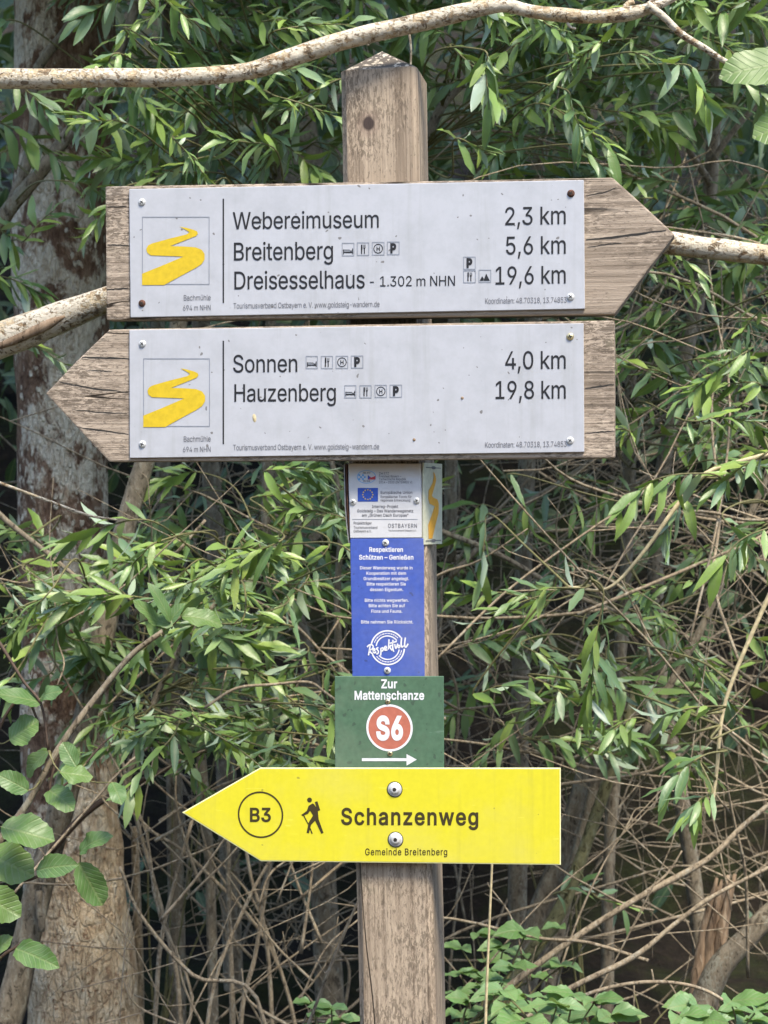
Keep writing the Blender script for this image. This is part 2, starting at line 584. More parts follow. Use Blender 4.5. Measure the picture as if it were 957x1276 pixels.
M['trunkbark'] = trunk_bark()
M['palebark'] = bark('pale_flecked_bark', (0.46, 0.37, 0.24), (0.20, 0.125, 0.065), (0.64, 0.58, 0.46), 0.62, 1.6, 0.8, 0.004, 0.6)
M['greybark'] = bark('grey_stem_bark', (0.20, 0.165, 0.115), (0.10, 0.08, 0.055), (0.30, 0.28, 0.21), 0.3, 2.0, 2.0, 0.002, 0.2)
M['greenbark'] = bark('olive_stem_bark', (0.16, 0.15, 0.075), (0.08, 0.07, 0.035), (0.24, 0.23, 0.15), 0.3, 2.0, 2.0, 0.002, 0.15)
M['twig'] = bark('dry_twig_bark', (0.25, 0.20, 0.135), (0.13, 0.10, 0.068), (0.38, 0.34, 0.26), 0.3, 3.0, 2.0, 0.001)
M['greentwig'] = plain('green_twig_bark', (0.15, 0.14, 0.06), 0.6, 0.3, 0, 0.2)
M['darktwig'] = plain('dark_twig_bark', (0.075, 0.05, 0.035), 0.7, 0.3, 0, 0.2)
M['rawwood'] = bark('torn_wood', (0.22, 0.155, 0.10), (0.10, 0.065, 0.04), (0.34, 0.27, 0.19), 0.3, 2.0, 6.0, 0.002)
M['straw'] = plain('dry_straw', (0.50, 0.42, 0.25), 0.6, 0.3, 0, 0.15)

_s = Mat('forest_soil')
_v = _s.coords((1, 1, 1), vary=False)
_a = _s.noise(_v, 3, 6, 0.7)
_b = _s.noise(_v, 26, 6, 0.75)
_c = _s.ramp(_b, [(0.3, (0.008, 0.006, 0.004)), (0.55, (0.02, 0.015, 0.010)), (0.75, (0.05, 0.038, 0.025))])
_c = _s.mix(_s.mask(_a, 0.45, 0.6), _c, _s.ramp(_b, [(0.3, (0.010, 0.014, 0.004)), (0.7, (0.032, 0.036, 0.012))]))
_s.color(_c).rough(0.95, 0.15)
_s.bump(_b, 1.0, 0.03)
M['soil'] = _s.m
_s = Mat('trodden_path')
_v = _s.coords((1, 1, 1), vary=False)
_b = _s.noise(_v, 40, 6, 0.75)
_s.color(_s.ramp(_b, [(0.3, (0.16, 0.13, 0.10)), (0.7, (0.34, 0.30, 0.24))])).rough(0.95, 0.15)
_s.bump(_b, 0.8, 0.01)
M['path'] = _s.m

# outlines of the letters used on the signs: character code: (advance, contours as x, y, x, y ...)
GLYPHS = {
    40: (273, [[89,207,90,244,94,283,101,324,109,364,119,403,132,441,145,477,160,510,177,539,236,539,219,503,204,466,191,428,179,390,169,351,161,313,156,276,152,241,151,207,152,176,155,145,160,115,167,83,177,50,188,16,202,-19,218,-57,236,-96,177,-96,160,-66,145,-36,132,-6,121,24,111,55,103,85,97,116,93,146,90,176]]),
    41: (273, [[37,-96,56,-56,72,-18,86,18,97,52,106,85,113,116,118,147,121,177,122,207,121,241,117,276,112,313,104,351,94,390,82,428,69,466,54,503,37,539,97,539,113,510,128,477,142,441,154,403,164,364,173,323,179,283,183,244,184,207,183,176,180,145,176,115,170,84,161,53,152,23,140,-7,127,-37,113,-67,97,-96]]),
    44: (188, [[38,-119,68,71,137,71,84,-119]]),
    45: (453, [[337,244,337,188,114,188,114,244]]),
    46: (188, [[95,-4,83,-3,73,1,63,9,55,18,51,29,50,41,51,53,55,64,63,73,73,81,83,85,95,87,107,85,118,81,128,73,135,64,140,53,141,41,140,29,135,18,128,9,118,1,107,-3]]),
    48: (453, [[227,-7,191,-3,158,7,130,24,105,48,85,77,69,113,57,155,50,202,48,254,50,306,57,353,69,395,85,431,106,461,130,484,159,502,191,512,227,516,262,512,295,502,323,484,348,461,368,431,384,395,396,353,403,306,405,254,403,202,396,155,384,113,368,77,348,48,323,24,295,7,263,-3],[227,50,250,52,271,60,290,74,306,92,320,116,330,144,338,176,342,213,344,254,342,295,338,332,330,365,320,393,306,416,290,435,271,449,250,457,227,460,203,457,182,449,163,435,147,416,134,393,123,365,115,332,111,295,109,254,111,213,115,176,123,144,134,116,147,92,163,74,182,60,203,52]]),
    49: (453, [[76,0,76,55,391,55,391,0],[276,509,276,0,212,0,212,448,209,448,86,358,86,427,198,509]]),
    50: (453, [[64,0,64,47,234,229,282,282,294,298,303,312,311,327,316,341,319,356,320,371,319,389,315,405,308,419,298,431,287,441,273,449,258,455,241,458,224,460,205,458,188,454,172,447,159,438,148,427,139,413,132,398,128,381,127,362,66,362,68,391,75,418,86,442,102,464,121,482,143,496,168,507,196,513,225,516,254,513,281,507,306,497,328,482,346,465,361,445,372,423,379,398,381,372,380,354,377,336,371,318,363,299,351,280,336,259,267,180,153,60,153,57,389,57,389,0]]),
    51: (453, [[218,-7,188,-5,159,1,133,10,108,22,88,38,70,57,57,79,48,104,44,132,109,132,112,115,118,100,126,87,137,76,150,66,165,59,182,54,200,51,219,50,239,51,258,55,275,61,291,69,304,80,315,93,323,108,328,125,329,145,328,163,323,180,316,196,306,211,292,223,275,234,254,241,229,246,201,248,157,248,157,299,288,448,288,452,70,452,70,509,372,509,372,461,211,278,211,289,247,290,279,286,308,276,333,262,354,244,371,222,383,198,391,173,393,145,390,116,383,90,370,66,354,45,333,27,309,12,281,2,251,-5]]),
    52: (453, [[40,105,40,158,247,509,311,509,109,166,109,163,413,163,413,105],[282,0,282,121,282,146,282,318,343,318,343,0]]),
    53: (453, [[221,-7,192,-5,165,1,140,11,118,25,99,41,83,60,71,82,63,105,60,130,122,130,125,115,130,102,138,89,148,78,160,68,173,60,188,54,204,51,221,50,241,51,259,56,276,64,291,75,304,89,314,104,322,122,326,141,328,162,326,183,321,203,314,221,303,237,290,251,275,262,257,270,238,275,218,277,201,276,184,273,167,268,152,262,139,255,128,246,67,253,96,509,366,509,366,452,151,452,134,301,136,301,148,311,162,318,178,325,194,330,212,333,229,334,252,332,274,328,294,321,313,311,330,299,345,285,358,269,370,251,379,231,386,210,390,187,391,163,388,132,381,102,369,76,352,52,332,32,309,15,282,3,253,-4]]),
    54: (453, [[226,-7,196,-4,168,3,142,15,119,31,100,51,84,74,73,101,66,130,64,162,65,187,71,212,80,239,93,268,112,302,137,340,252,509,322,509,151,261,145,261,151,270,157,279,165,288,174,295,184,302,196,307,208,311,221,313,235,314,265,312,291,305,316,295,337,280,355,262,370,240,380,215,387,187,389,157,387,127,379,98,368,73,352,50,333,30,310,14,284,3,257,-4],[226,48,245,50,263,55,279,63,293,73,304,86,314,101,322,119,326,137,327,157,326,178,322,196,314,213,304,228,293,241,279,251,263,259,245,264,226,265,207,264,190,259,174,252,160,241,148,229,138,214,131,197,126,179,125,158,126,138,131,119,138,102,148,86,160,73,174,63,190,55,207,50]]),
    55: (453, [[97,0,323,448,323,452,62,452,62,509,391,509,391,449,165,0]]),
    56: (453, [[226,-7,193,-5,163,1,136,11,111,25,91,42,74,62,62,84,54,109,52,135,53,156,58,176,65,195,75,212,87,228,101,241,117,252,134,260,153,265,153,267,129,276,109,289,93,308,80,330,73,354,70,380,73,405,79,429,90,450,106,469,124,485,146,498,170,508,197,514,226,516,255,514,282,508,306,498,328,485,346,469,361,450,373,429,379,405,382,380,379,354,372,330,359,308,343,289,323,276,300,267,300,265,319,260,335,252,351,241,365,228,377,212,387,195,395,176,399,156,401,135,398,109,391,84,378,62,362,42,341,25,317,11,289,1,259,-5],[226,49,248,50,267,54,285,60,300,69,313,79,323,91,331,106,335,121,337,139,335,157,330,173,322,189,312,202,298,213,283,223,265,230,247,234,226,235,206,234,187,230,169,223,154,213,140,202,130,189,122,173,117,157,115,139,117,121,121,106,129,91,139,79,152,69,167,60,185,54,205,50],[226,290,244,291,260,294,274,300,287,308,298,318,307,330,314,344,318,359,319,376,318,392,314,407,308,420,299,432,288,442,275,449,260,455,244,459,226,460,208,459,192,455,177,449,164,442,153,432,145,420,138,407,134,392,133,376,134,359,138,344,145,330,154,318,165,308,178,300,193,294,209,291]]),
    57: (453, [[226,516,256,513,285,506,310,494,333,478,352,458,368,434,380,408,387,378,389,347,387,322,382,296,373,270,359,240,340,207,315,168,200,0,130,0,301,248,307,248,302,238,295,229,287,221,278,214,268,207,257,202,245,198,232,195,218,195,188,197,161,203,137,214,116,229,98,247,83,269,72,294,66,321,64,352,66,382,73,411,85,436,101,459,120,479,143,494,168,506,196,513],[226,460,207,459,190,454,174,446,160,435,148,423,138,407,131,390,127,372,125,352,127,331,131,313,138,295,148,280,160,268,174,257,190,250,207,245,226,243,245,245,263,249,279,257,293,267,305,280,314,295,322,312,326,330,327,350,326,371,322,390,314,407,305,422,293,435,279,446,263,454,245,459]]),
    58: (188, [[95,-4,83,-3,73,1,63,9,55,18,51,29,50,41,51,53,55,64,63,73,73,81,83,85,95,87,107,85,118,81,128,73,135,64,140,53,141,41,140,29,135,18,128,9,118,1,107,-3],[95,271,83,272,73,277,63,284,55,294,51,304,50,316,51,328,55,339,63,349,73,356,83,360,95,362,107,360,118,356,128,349,135,339,140,328,141,316,140,304,135,294,128,284,118,277,107,272]]),
    65: (480, [[16,0,201,509,276,509,463,0,395,0,287,302,264,372,232,478,245,478,213,371,191,302,85,0],[110,142,110,199,370,199,370,142]]),
    66: (456, [[60,0,60,509,241,509,274,507,304,501,329,491,350,477,367,461,381,442,390,421,396,398,398,374,397,353,393,336,387,320,378,307,368,295,356,286,343,278,329,272,315,267,315,262,331,260,347,254,363,245,378,234,391,220,402,203,411,184,416,161,418,136,416,111,410,88,400,67,386,48,368,31,344,18,317,8,284,2,247,0],[125,57,245,57,281,60,309,67,330,80,344,96,353,115,355,137,354,153,350,169,342,184,333,197,320,209,306,218,289,225,269,229,248,231,125,231],[125,285,238,285,256,287,273,290,288,296,302,304,314,314,323,326,330,340,335,355,336,372,333,393,326,412,313,429,294,442,270,449,240,452,125,452]]),
    67: (510, [[267,-7,225,-3,186,7,150,25,119,49,92,79,70,115,53,157,44,203,40,254,44,305,53,352,70,393,92,429,119,459,150,484,186,501,225,512,267,516,293,514,317,511,340,504,362,496,383,485,402,471,419,456,435,438,448,418,459,397,467,373,473,348,408,348,404,365,397,380,389,395,380,407,369,418,357,428,344,437,330,444,315,449,300,453,284,455,267,456,237,453,209,445,184,432,161,414,141,391,125,364,113,332,106,295,103,254,106,213,113,177,125,145,141,117,161,94,184,76,210,63,237,56,267,53,284,54,300,56,315,60,330,65,344,72,357,81,369,90,380,102,389,114,397,128,404,144,408,160,473,160,467,135,459,112,448,91,435,71,420,53,402,38,383,24,363,13,341,5,317,-2,293,-6]]),
    68: (502, [[219,0,96,0,96,57,215,57,254,60,288,68,318,81,343,99,363,122,379,149,390,181,397,216,399,255,397,294,390,329,379,361,364,388,344,410,320,428,291,441,258,449,221,452,93,452,93,509,225,509,273,505,315,495,353,478,385,455,412,426,433,391,449,351,458,306,462,255,458,205,449,159,433,119,411,83,384,54,351,31,312,14,268,3],[125,509,125,0,60,0,60,509]]),
    69: (419, [[60,0,60,509,372,509,372,452,125,452,125,286,355,286,355,229,125,229,125,57,375,57,375,0]]),
    70: (410, [[60,0,60,509,369,509,369,452,125,452,125,278,346,278,346,221,125,221,125,0]]),
    71: (520, [[269,-7,225,-3,185,7,149,25,118,49,91,79,69,116,53,157,43,203,40,254,43,305,53,352,69,393,91,429,117,459,149,484,184,501,223,512,265,516,291,514,316,510,340,504,363,494,384,483,403,469,421,453,436,436,449,416,460,395,468,373,474,349,408,349,402,365,395,379,387,393,378,406,368,417,356,427,344,436,330,443,315,448,300,453,283,455,265,456,236,453,209,445,183,432,160,414,141,392,125,364,113,332,106,295,103,254,106,213,113,177,125,145,141,117,161,95,184,76,210,63,238,56,269,53,296,55,322,61,345,71,365,85,382,102,396,123,407,147,413,173,415,202,434,199,283,199,283,256,478,256,478,200,475,160,466,124,451,91,431,62,406,38,377,19,344,5,308,-4]]),
    72: (517, [[60,0,60,509,125,509,125,289,392,289,392,509,457,509,457,0,392,0,392,232,125,232,125,0]]),
    73: (300, [[31,0,31,57,118,57,118,452,31,452,31,509,269,509,269,452,183,452,183,57,269,57,269,0]]),
    74: (396, [[185,-7,143,-2,106,11,75,33,52,63,38,100,33,145,33,173,98,173,98,145,100,117,108,93,122,74,139,61,160,53,185,50,209,53,230,61,248,74,261,93,269,117,272,145,272,509,336,509,336,145,332,100,318,63,294,33,263,11,227,-2]]),
    75: (467, [[104,145,104,216,139,261,174,303,212,344,364,509,448,509,231,276,228,276],[60,0,60,509,125,509,125,334,124,225,125,193,125,0],[372,0,188,259,228,309,449,0]]),
    76: (393, [[60,0,60,509,125,509,125,57,361,57,361,0]]),
    77: (628, [[60,0,60,509,152,509,277,187,287,159,299,123,311,84,322,49,307,49,318,83,330,121,342,158,352,187,476,509,568,509,568,0,504,0,504,291,504,327,505,369,506,413,507,457,513,457,498,409,482,363,467,322,456,291,342,0,286,0,170,291,159,321,145,361,129,408,112,457,119,457,120,416,121,372,122,328,122,291,122,0]]),
    78: (523, [[60,0,60,509,136,509,343,183,363,151,388,107,414,55,405,54,401,108,399,157,399,195,399,509,463,509,463,0,387,0,202,290,177,331,148,381,108,452,119,454,122,384,124,328,125,291,125,0]]),
    79: (533, [[267,-7,225,-3,186,7,150,25,119,49,92,79,70,115,53,157,44,203,40,254,44,305,53,352,70,393,92,429,119,459,150,484,186,501,225,512,267,516,309,512,348,501,384,484,415,459,442,429,464,393,480,352,490,305,493,254,490,203,480,157,464,115,442,79,415,49,384,25,348,7,309,-3],[267,53,296,55,324,63,349,76,372,94,392,116,408,144,420,176,428,213,430,254,428,295,420,332,408,365,392,392,372,415,349,433,324,446,296,453,267,456,237,453,210,445,184,433,161,415,142,392,125,364,113,332,106,295,103,254,106,213,113,176,125,144,142,117,161,94,184,76,210,63,237,55]]),
    80: (445, [[60,0,60,509,235,509,272,506,305,499,332,487,356,471,375,452,390,430,400,404,407,377,409,348,407,318,400,291,390,265,375,243,356,223,332,207,305,195,272,188,235,186,109,186,109,242,233,242,257,244,279,248,297,256,312,266,324,279,333,294,339,310,343,328,344,348,343,367,339,385,333,402,324,416,312,428,297,439,279,446,257,451,232,452,125,452,125,0]]),
    81: (533, [[245,159,313,159,369,85,384,65,468,-48,401,-48,346,27,331,46],[267,-7,225,-3,186,7,150,25,119,49,92,79,70,115,53,157,44,203,40,254,44,305,53,352,70,393,92,429,119,459,150,484,186,501,225,512,267,516,309,512,348,501,384,484,415,459,442,429,464,393,480,352,490,305,493,254,490,203,480,157,464,115,442,79,415,49,384,25,348,7,309,-3],[267,53,296,55,324,63,349,76,372,94,392,116,408,144,420,176,428,213,430,254,428,295,420,332,408,365,392,392,372,415,349,433,324,446,296,453,267,456,237,453,210,445,184,433,161,415,142,392,125,364,113,332,106,295,103,254,106,213,113,176,125,144,142,117,161,94,184,76,210,63,237,55]]),
    82: (449, [[60,0,60,509,236,509,273,506,305,500,333,489,356,473,376,455,390,433,401,408,407,381,409,352,407,323,401,296,390,271,376,250,356,232,333,217,305,206,273,200,236,198,96,198,96,255,234,255,258,256,280,260,298,267,313,276,325,287,334,300,340,316,344,333,345,352,344,371,340,389,334,405,325,419,313,430,298,440,279,446,258,451,233,452,125,452,125,0],[353,0,230,229,303,229,428,0]]),
    83: (447, [[224,-9,188,-7,156,-1,128,9,102,23,81,40,64,60,51,83,42,109,38,137,104,137,108,118,114,102,123,88,136,76,150,66,166,59,185,53,204,50,224,49,246,50,267,54,286,60,303,69,317,79,329,92,338,106,344,122,346,139,344,154,340,168,332,179,322,189,310,197,296,205,245,222,184,239,145,253,112,269,86,289,67,313,56,341,52,372,54,400,62,425,75,448,92,468,113,484,138,498,165,508,195,514,227,516,259,514,289,508,316,498,340,484,360,468,377,449,390,427,398,403,401,378,337,378,332,402,320,421,302,437,280,449,254,456,225,459,204,457,185,454,167,448,152,440,139,430,129,418,121,405,117,391,115,376,117,359,122,345,131,334,142,324,155,315,169,308,212,293,264,279,312,264,328,256,344,248,359,238,372,226,384,213,395,198,402,180,407,161,408,139,406,112,399,87,386,64,370,43,349,25,323,11,294,0,261,-7]]),
    84: (449, [[32,452,32,509,417,509,417,452,257,452,257,0,193,0,193,452]]),
    85: (517, [[259,-8,220,-6,186,2,154,15,126,33,103,55,85,80,71,108,63,140,60,173,60,509,124,509,124,178,126,155,132,133,141,113,153,95,169,80,187,68,208,59,232,53,259,52,285,53,309,59,331,68,349,80,364,95,377,113,385,133,391,155,393,178,393,509,457,509,457,173,454,140,446,108,433,80,414,55,391,33,363,15,332,2,297,-6]]),
    86: (480, [[204,0,16,509,84,509,192,206,215,137,248,31,235,31,267,138,290,206,395,509,463,509,278,0]]),
    87: (686, [[155,0,16,509,82,509,163,196,175,145,187,94,197,40,189,40,200,94,211,145,224,196,306,509,380,509,462,196,474,145,486,94,497,40,488,40,499,94,510,145,523,196,603,509,670,509,530,0,455,0,368,323,351,391,336,475,350,475,335,395,318,323,230,0]]),
    89: (472, [[203,0,203,208,16,509,91,509,192,344,222,292,250,230,224,230,251,293,280,344,381,509,455,509,268,208,268,0]]),
    90: (438, [[42,0,42,46,273,385,306,431,341,476,348,454,285,452,223,452,40,452,40,509,397,509,397,462,169,129,134,81,97,33,90,54,152,57,214,57,399,57,399,0]]),
    97: (389, [[160,-9,137,-7,115,-3,94,5,76,15,60,29,48,45,38,63,32,84,30,108,32,128,36,146,43,161,53,174,64,184,78,193,92,200,108,206,125,211,178,220,234,227,247,229,257,231,265,235,271,240,274,246,276,255,276,257,275,272,272,285,267,297,260,307,251,315,240,322,227,327,212,330,196,331,178,330,163,327,149,322,137,316,127,309,118,301,110,292,104,283,100,274,41,291,51,313,64,331,79,346,95,358,114,368,133,375,153,380,173,383,194,384,239,379,255,375,271,369,286,360,300,350,312,336,322,320,330,301,335,278,337,251,337,0,277,0,277,52,272,52,252,25,242,16,229,8,215,1,199,-4,181,-7],[170,45,192,47,211,51,228,59,242,68,254,80,263,93,270,108,274,122,276,138,276,190,259,182,231,176,200,171,175,168,134,159,122,153,112,147,103,139,97,130,93,118,92,105,93,93,96,82,102,72,109,64,119,57,130,52,142,48,156,46]]),
    98: (424, [[229,-8,208,-7,189,-3,172,4,159,12,147,21,138,31,118,59,112,59,112,0,53,0,53,509,114,509,114,319,118,319,137,346,147,355,158,364,171,373,188,379,207,383,229,384,259,382,287,374,313,361,335,342,354,320,370,293,381,261,388,227,390,189,388,151,381,116,370,84,355,57,336,34,313,16,288,3,260,-6],[220,47,242,49,262,55,279,66,294,80,306,97,316,117,323,139,327,163,328,189,327,215,323,239,316,261,307,281,295,298,280,311,262,322,243,328,220,330,198,328,178,322,161,312,147,299,134,282,125,263,118,241,114,216,113,189,114,162,118,138,125,115,135,95,147,78,162,65,179,55,198,49]]),
    99: (396, [[207,-8,174,-5,144,3,117,16,93,35,72,58,56,85,44,116,37,150,34,187,37,225,44,260,56,291,72,318,93,341,117,360,144,374,174,382,207,384,226,384,243,381,260,377,276,371,291,364,305,356,318,346,330,335,340,322,349,308,356,293,362,277,303,262,290,289,270,311,242,325,207,330,184,328,163,321,145,310,130,296,118,278,108,258,102,236,98,212,96,187,98,163,102,139,108,117,118,97,130,80,145,66,163,55,184,49,207,46,243,52,271,66,292,89,304,117,363,102,357,86,350,70,341,56,331,43,319,32,306,21,292,12,277,5,261,-1,244,-5,226,-7]]),
    100: (424, [[195,-8,165,-6,137,3,111,16,89,34,70,57,55,84,43,116,36,151,34,189,36,227,43,261,55,293,70,320,89,342,112,361,137,374,165,382,196,384,218,383,237,379,253,373,267,364,278,355,287,346,306,319,311,319,311,509,372,509,372,0,313,0,313,59,307,59,287,31,277,21,266,12,252,4,236,-3,217,-7],[205,47,226,49,246,55,263,65,278,78,290,95,299,115,306,138,310,162,312,189,310,216,306,241,300,263,290,282,278,299,263,312,246,322,227,328,205,330,182,328,162,322,145,311,130,298,118,281,108,261,102,239,98,215,96,189,98,163,102,139,109,117,118,97,130,80,145,66,162,55,182,49]]),
    101: (404, [[212,-8,177,-5,145,3,117,16,92,35,72,58,56,85,44,116,37,150,34,187,36,224,44,258,55,290,71,317,91,340,115,359,142,373,172,382,205,384,226,383,246,380,266,374,285,366,303,355,319,341,334,324,347,305,357,282,365,256,370,227,371,194,371,169,75,169,75,221,338,221,310,202,308,226,304,248,298,269,288,286,277,301,263,314,246,323,227,328,205,330,183,328,164,323,146,313,131,301,119,286,109,270,102,251,97,231,96,211,96,178,98,151,102,127,110,106,121,88,135,73,151,61,169,53,190,48,212,46,227,47,241,49,254,53,265,58,276,65,285,73,294,82,300,93,306,105,365,91,358,72,348,55,335,39,320,26,302,14,283,4,261,-3,237,-7]]),
    102: (254, [[228,379,228,327,6,327,6,379],[81,0,81,432,82,452,87,470,96,486,107,499,120,510,135,519,152,525,169,529,187,530,222,527,243,521,227,468,215,472,195,474,178,472,164,468,154,460,147,449,143,435,142,419,142,0]]),
    103: (425, [[207,-151,180,-149,156,-146,134,-140,114,-132,97,-122,82,-110,70,-97,59,-84,51,-69,101,-41,122,-66,131,-74,142,-82,154,-88,169,-93,187,-96,207,-97,236,-95,261,-87,282,-75,298,-58,308,-34,311,-6,311,68,306,68,287,41,277,32,266,23,252,16,236,10,217,6,195,5,165,7,138,14,113,27,90,43,71,65,55,90,43,120,36,154,34,191,36,229,43,263,55,293,71,320,90,342,112,361,138,374,166,382,196,384,218,383,237,379,253,373,267,365,279,356,288,346,308,319,313,319,313,379,372,379,372,-9,370,-40,363,-67,350,-90,334,-109,314,-124,291,-136,265,-144,237,-149],[205,59,227,61,246,66,264,75,278,87,290,103,300,121,307,142,311,166,312,193,311,219,307,242,300,264,291,283,279,299,264,312,247,322,227,328,205,330,182,328,163,322,145,312,130,298,118,282,109,262,102,241,98,218,96,193,98,167,102,144,109,123,118,104,131,88,145,76,163,66,183,61]]),
    104: (410, [[114,227,114,0,53,0,53,509,114,509,114,287,102,287,116,319,132,344,152,362,175,374,200,382,227,384,252,383,275,377,295,369,313,356,328,340,341,321,350,298,355,271,357,240,357,0,296,0,296,235,293,263,286,286,273,304,256,318,235,326,210,329,192,328,176,324,161,317,147,308,136,297,126,283,119,266,115,248]]),
    105: (167, [[53,0,53,379,114,379,114,0],[84,443,73,444,63,448,54,455,47,463,43,472,41,483,43,494,47,504,54,512,63,518,73,522,84,524,95,522,105,518,114,512,121,504,125,494,126,483,125,472,121,463,114,455,105,448,95,444]]),
    106: (167, [[53,379,114,379,114,-30,112,-52,108,-72,102,-90,92,-106,80,-119,65,-129,47,-137,27,-141,4,-143,-10,-143,-10,-87,2,-87,18,-85,31,-80,40,-72,47,-61,51,-46,53,-29],[83,443,72,444,62,448,53,455,47,463,42,472,41,483,42,494,47,504,53,512,62,518,72,522,83,524,95,522,105,518,114,512,120,504,125,494,126,483,125,472,120,463,114,455,105,448,95,444]]),
    107: (381, [[110,137,110,212,121,212,284,379,360,379,184,199,177,199],[53,0,53,509,114,509,114,0],[294,0,148,186,191,229,372,0]]),
    108: (189, [[139,-2,112,0,91,8,74,20,62,37,55,59,53,84,53,509,114,509,114,99,114,83,117,71,120,62,126,57,135,53,146,52,160,53,170,54,181,3,162,-1]]),
    109: (610, [[53,0,53,379,112,379,112,295,108,295,114,314,122,331,132,346,144,358,158,368,172,376,187,382,203,385,219,386,245,383,268,375,287,361,303,342,314,320,321,295,312,295,318,312,326,329,337,343,350,356,364,366,381,375,398,381,417,385,437,386,458,385,478,380,497,372,514,361,529,346,541,328,550,307,555,283,557,255,557,0,496,0,496,254,493,279,485,298,473,313,456,323,438,329,419,330,402,329,387,326,374,320,363,312,353,302,345,290,340,277,336,263,335,247,335,0,274,0,274,260,272,280,265,297,253,311,238,322,220,328,199,330,185,329,171,326,158,320,145,312,135,302,126,289,119,274,115,257,114,238,114,0]]),
    110: (410, [[114,227,114,0,53,0,53,379,112,379,112,287,102,287,116,319,132,344,152,362,175,374,200,382,227,384,252,383,275,377,295,369,313,356,328,340,341,321,350,298,355,271,357,240,357,0,296,0,296,235,293,263,286,286,273,304,256,318,235,326,210,329,192,328,176,324,161,317,147,308,136,297,126,283,119,266,115,248]]),
    111: (415, [[207,-8,174,-5,144,3,117,16,93,35,72,58,56,85,44,116,37,150,34,187,37,225,44,260,56,291,72,318,93,341,117,360,144,374,174,382,207,384,241,382,271,374,299,360,323,341,343,318,359,291,371,260,379,225,381,187,379,150,371,116,359,85,343,58,323,35,299,16,271,3,241,-5],[207,46,231,49,252,55,270,66,285,80,298,97,307,117,314,139,318,163,319,187,318,212,314,236,307,258,298,278,285,296,270,310,252,321,231,328,207,330,184,328,163,321,145,310,130,296,118,278,108,258,102,236,98,212,96,187,98,163,102,139,108,117,118,97,130,80,145,66,163,55,184,49]]),
    112: (424, [[53,-143,53,379,112,379,112,319,118,319,137,346,147,355,158,364,171,373,188,379,207,383,229,384,259,382,287,374,313,361,335,342,354,320,370,293,381,261,388,227,390,189,388,151,381,116,370,84,355,57,336,34,313,16,288,3,260,-6,229,-8,208,-7,189,-3,173,4,159,12,147,21,138,31,118,59,114,59,114,-143],[220,47,242,49,262,55,279,66,294,80,306,97,316,117,323,139,327,163,328,189,327,215,323,239,316,261,307,281,295,298,280,311,262,322,243,328,220,330,198,328,178,322,161,312,147,299,134,282,125,263,118,241,114,216,113,189,114,162,118,138,125,115,135,95,147,78,162,65,179,55,198,49]]),
    114: (259, [[53,0,53,379,112,379,112,321,115,321,124,339,137,354,152,367,171,377,191,383,213,385,229,384,243,384,243,322,230,324,207,326,190,324,174,321,159,315,146,306,135,296,126,284,119,269,115,254,114,237,114,0]]),
    115: (365, [[182,-8,157,-7,133,-3,112,3,93,12,76,24,62,38,50,54,41,73,36,94,94,107,101,87,111,72,124,60,141,52,160,47,181,45,206,47,227,53,244,62,258,74,265,88,268,103,266,115,262,126,254,136,243,144,229,150,212,155,149,170,118,180,92,192,72,208,58,227,50,249,47,274,49,295,55,314,65,332,79,347,95,360,115,370,137,378,161,383,187,384,212,383,234,379,254,372,271,363,286,352,299,339,309,324,318,308,324,290,268,277,262,291,254,304,243,316,228,325,210,331,187,333,166,331,147,326,131,317,119,305,111,292,109,277,110,264,115,253,124,243,136,235,152,229,172,223,229,209,261,200,287,187,306,171,320,153,328,131,331,107,329,85,323,65,312,47,298,31,281,18,260,6,236,-2,210,-7]]),
    116: (227, [[204,379,204,327,6,327,6,379],[65,471,126,471,126,98,127,83,130,70,136,61,144,55,156,51,170,50,185,51,202,54,213,2,192,-3,168,-4,138,-1,113,7,92,21,77,41,68,64,65,93]]),
    117: (410, [[182,-5,158,-3,135,2,115,11,97,23,82,39,69,59,60,82,54,109,53,139,53,379,114,379,114,144,116,117,124,94,137,75,154,61,175,53,200,50,218,51,234,55,249,62,263,71,274,83,283,97,290,113,295,132,296,153,296,379,357,379,357,0,298,0,298,92,307,92,294,60,277,35,257,17,234,5,209,-3]]),
    118: (389, [[163,0,17,379,84,379,165,155,187,87,206,21,184,21,203,87,224,155,305,379,371,379,226,0]]),
    119: (567, [[138,0,23,379,87,379,133,214,154,137,175,41,165,41,186,135,206,214,252,379,316,379,362,214,382,136,402,41,391,41,413,135,434,214,480,379,545,379,429,0,368,0,319,172,305,225,291,280,277,338,291,338,277,280,263,225,248,172,199,0]]),
    121: (389, [[47,-139,61,-86,71,-87,83,-89,94,-90,104,-89,113,-86,122,-81,130,-74,138,-64,145,-51,151,-36,163,-1,17,379,84,379,165,155,187,87,206,21,184,21,202,87,224,155,305,379,371,379,204,-58,196,-77,187,-93,177,-107,165,-119,153,-128,139,-136,125,-141,109,-144,91,-145,65,-143]]),
    122: (380, [[42,0,42,46,254,320,254,323,48,323,48,379,333,379,333,331,126,60,126,56,339,56,339,0]]),
    223: (441, [[122,362,122,0,60,0,60,362,64,409,77,447,99,477,127,498,160,511,197,516,218,514,240,510,260,503,280,493,297,479,312,463,323,443,330,420,332,393,331,377,329,363,325,351,309,322,292,299,289,291,286,282,285,272,287,261,291,250,297,241,327,215,362,188,373,177,383,165,391,152,398,137,402,120,403,100,401,79,396,59,386,42,374,27,358,15,340,6,319,-1,295,-5,269,-7,247,-6,227,-3,207,1,190,7,175,14,164,20,187,74,217,58,231,54,247,51,265,50,287,51,306,56,321,64,333,75,339,88,342,104,340,117,336,129,330,139,300,167,264,194,253,204,243,215,235,227,228,240,224,255,223,272,223,285,226,297,230,306,247,329,264,353,269,363,271,374,272,388,269,410,262,428,250,442,234,451,217,457,197,459,174,456,156,448,141,435,130,417,124,393]]),
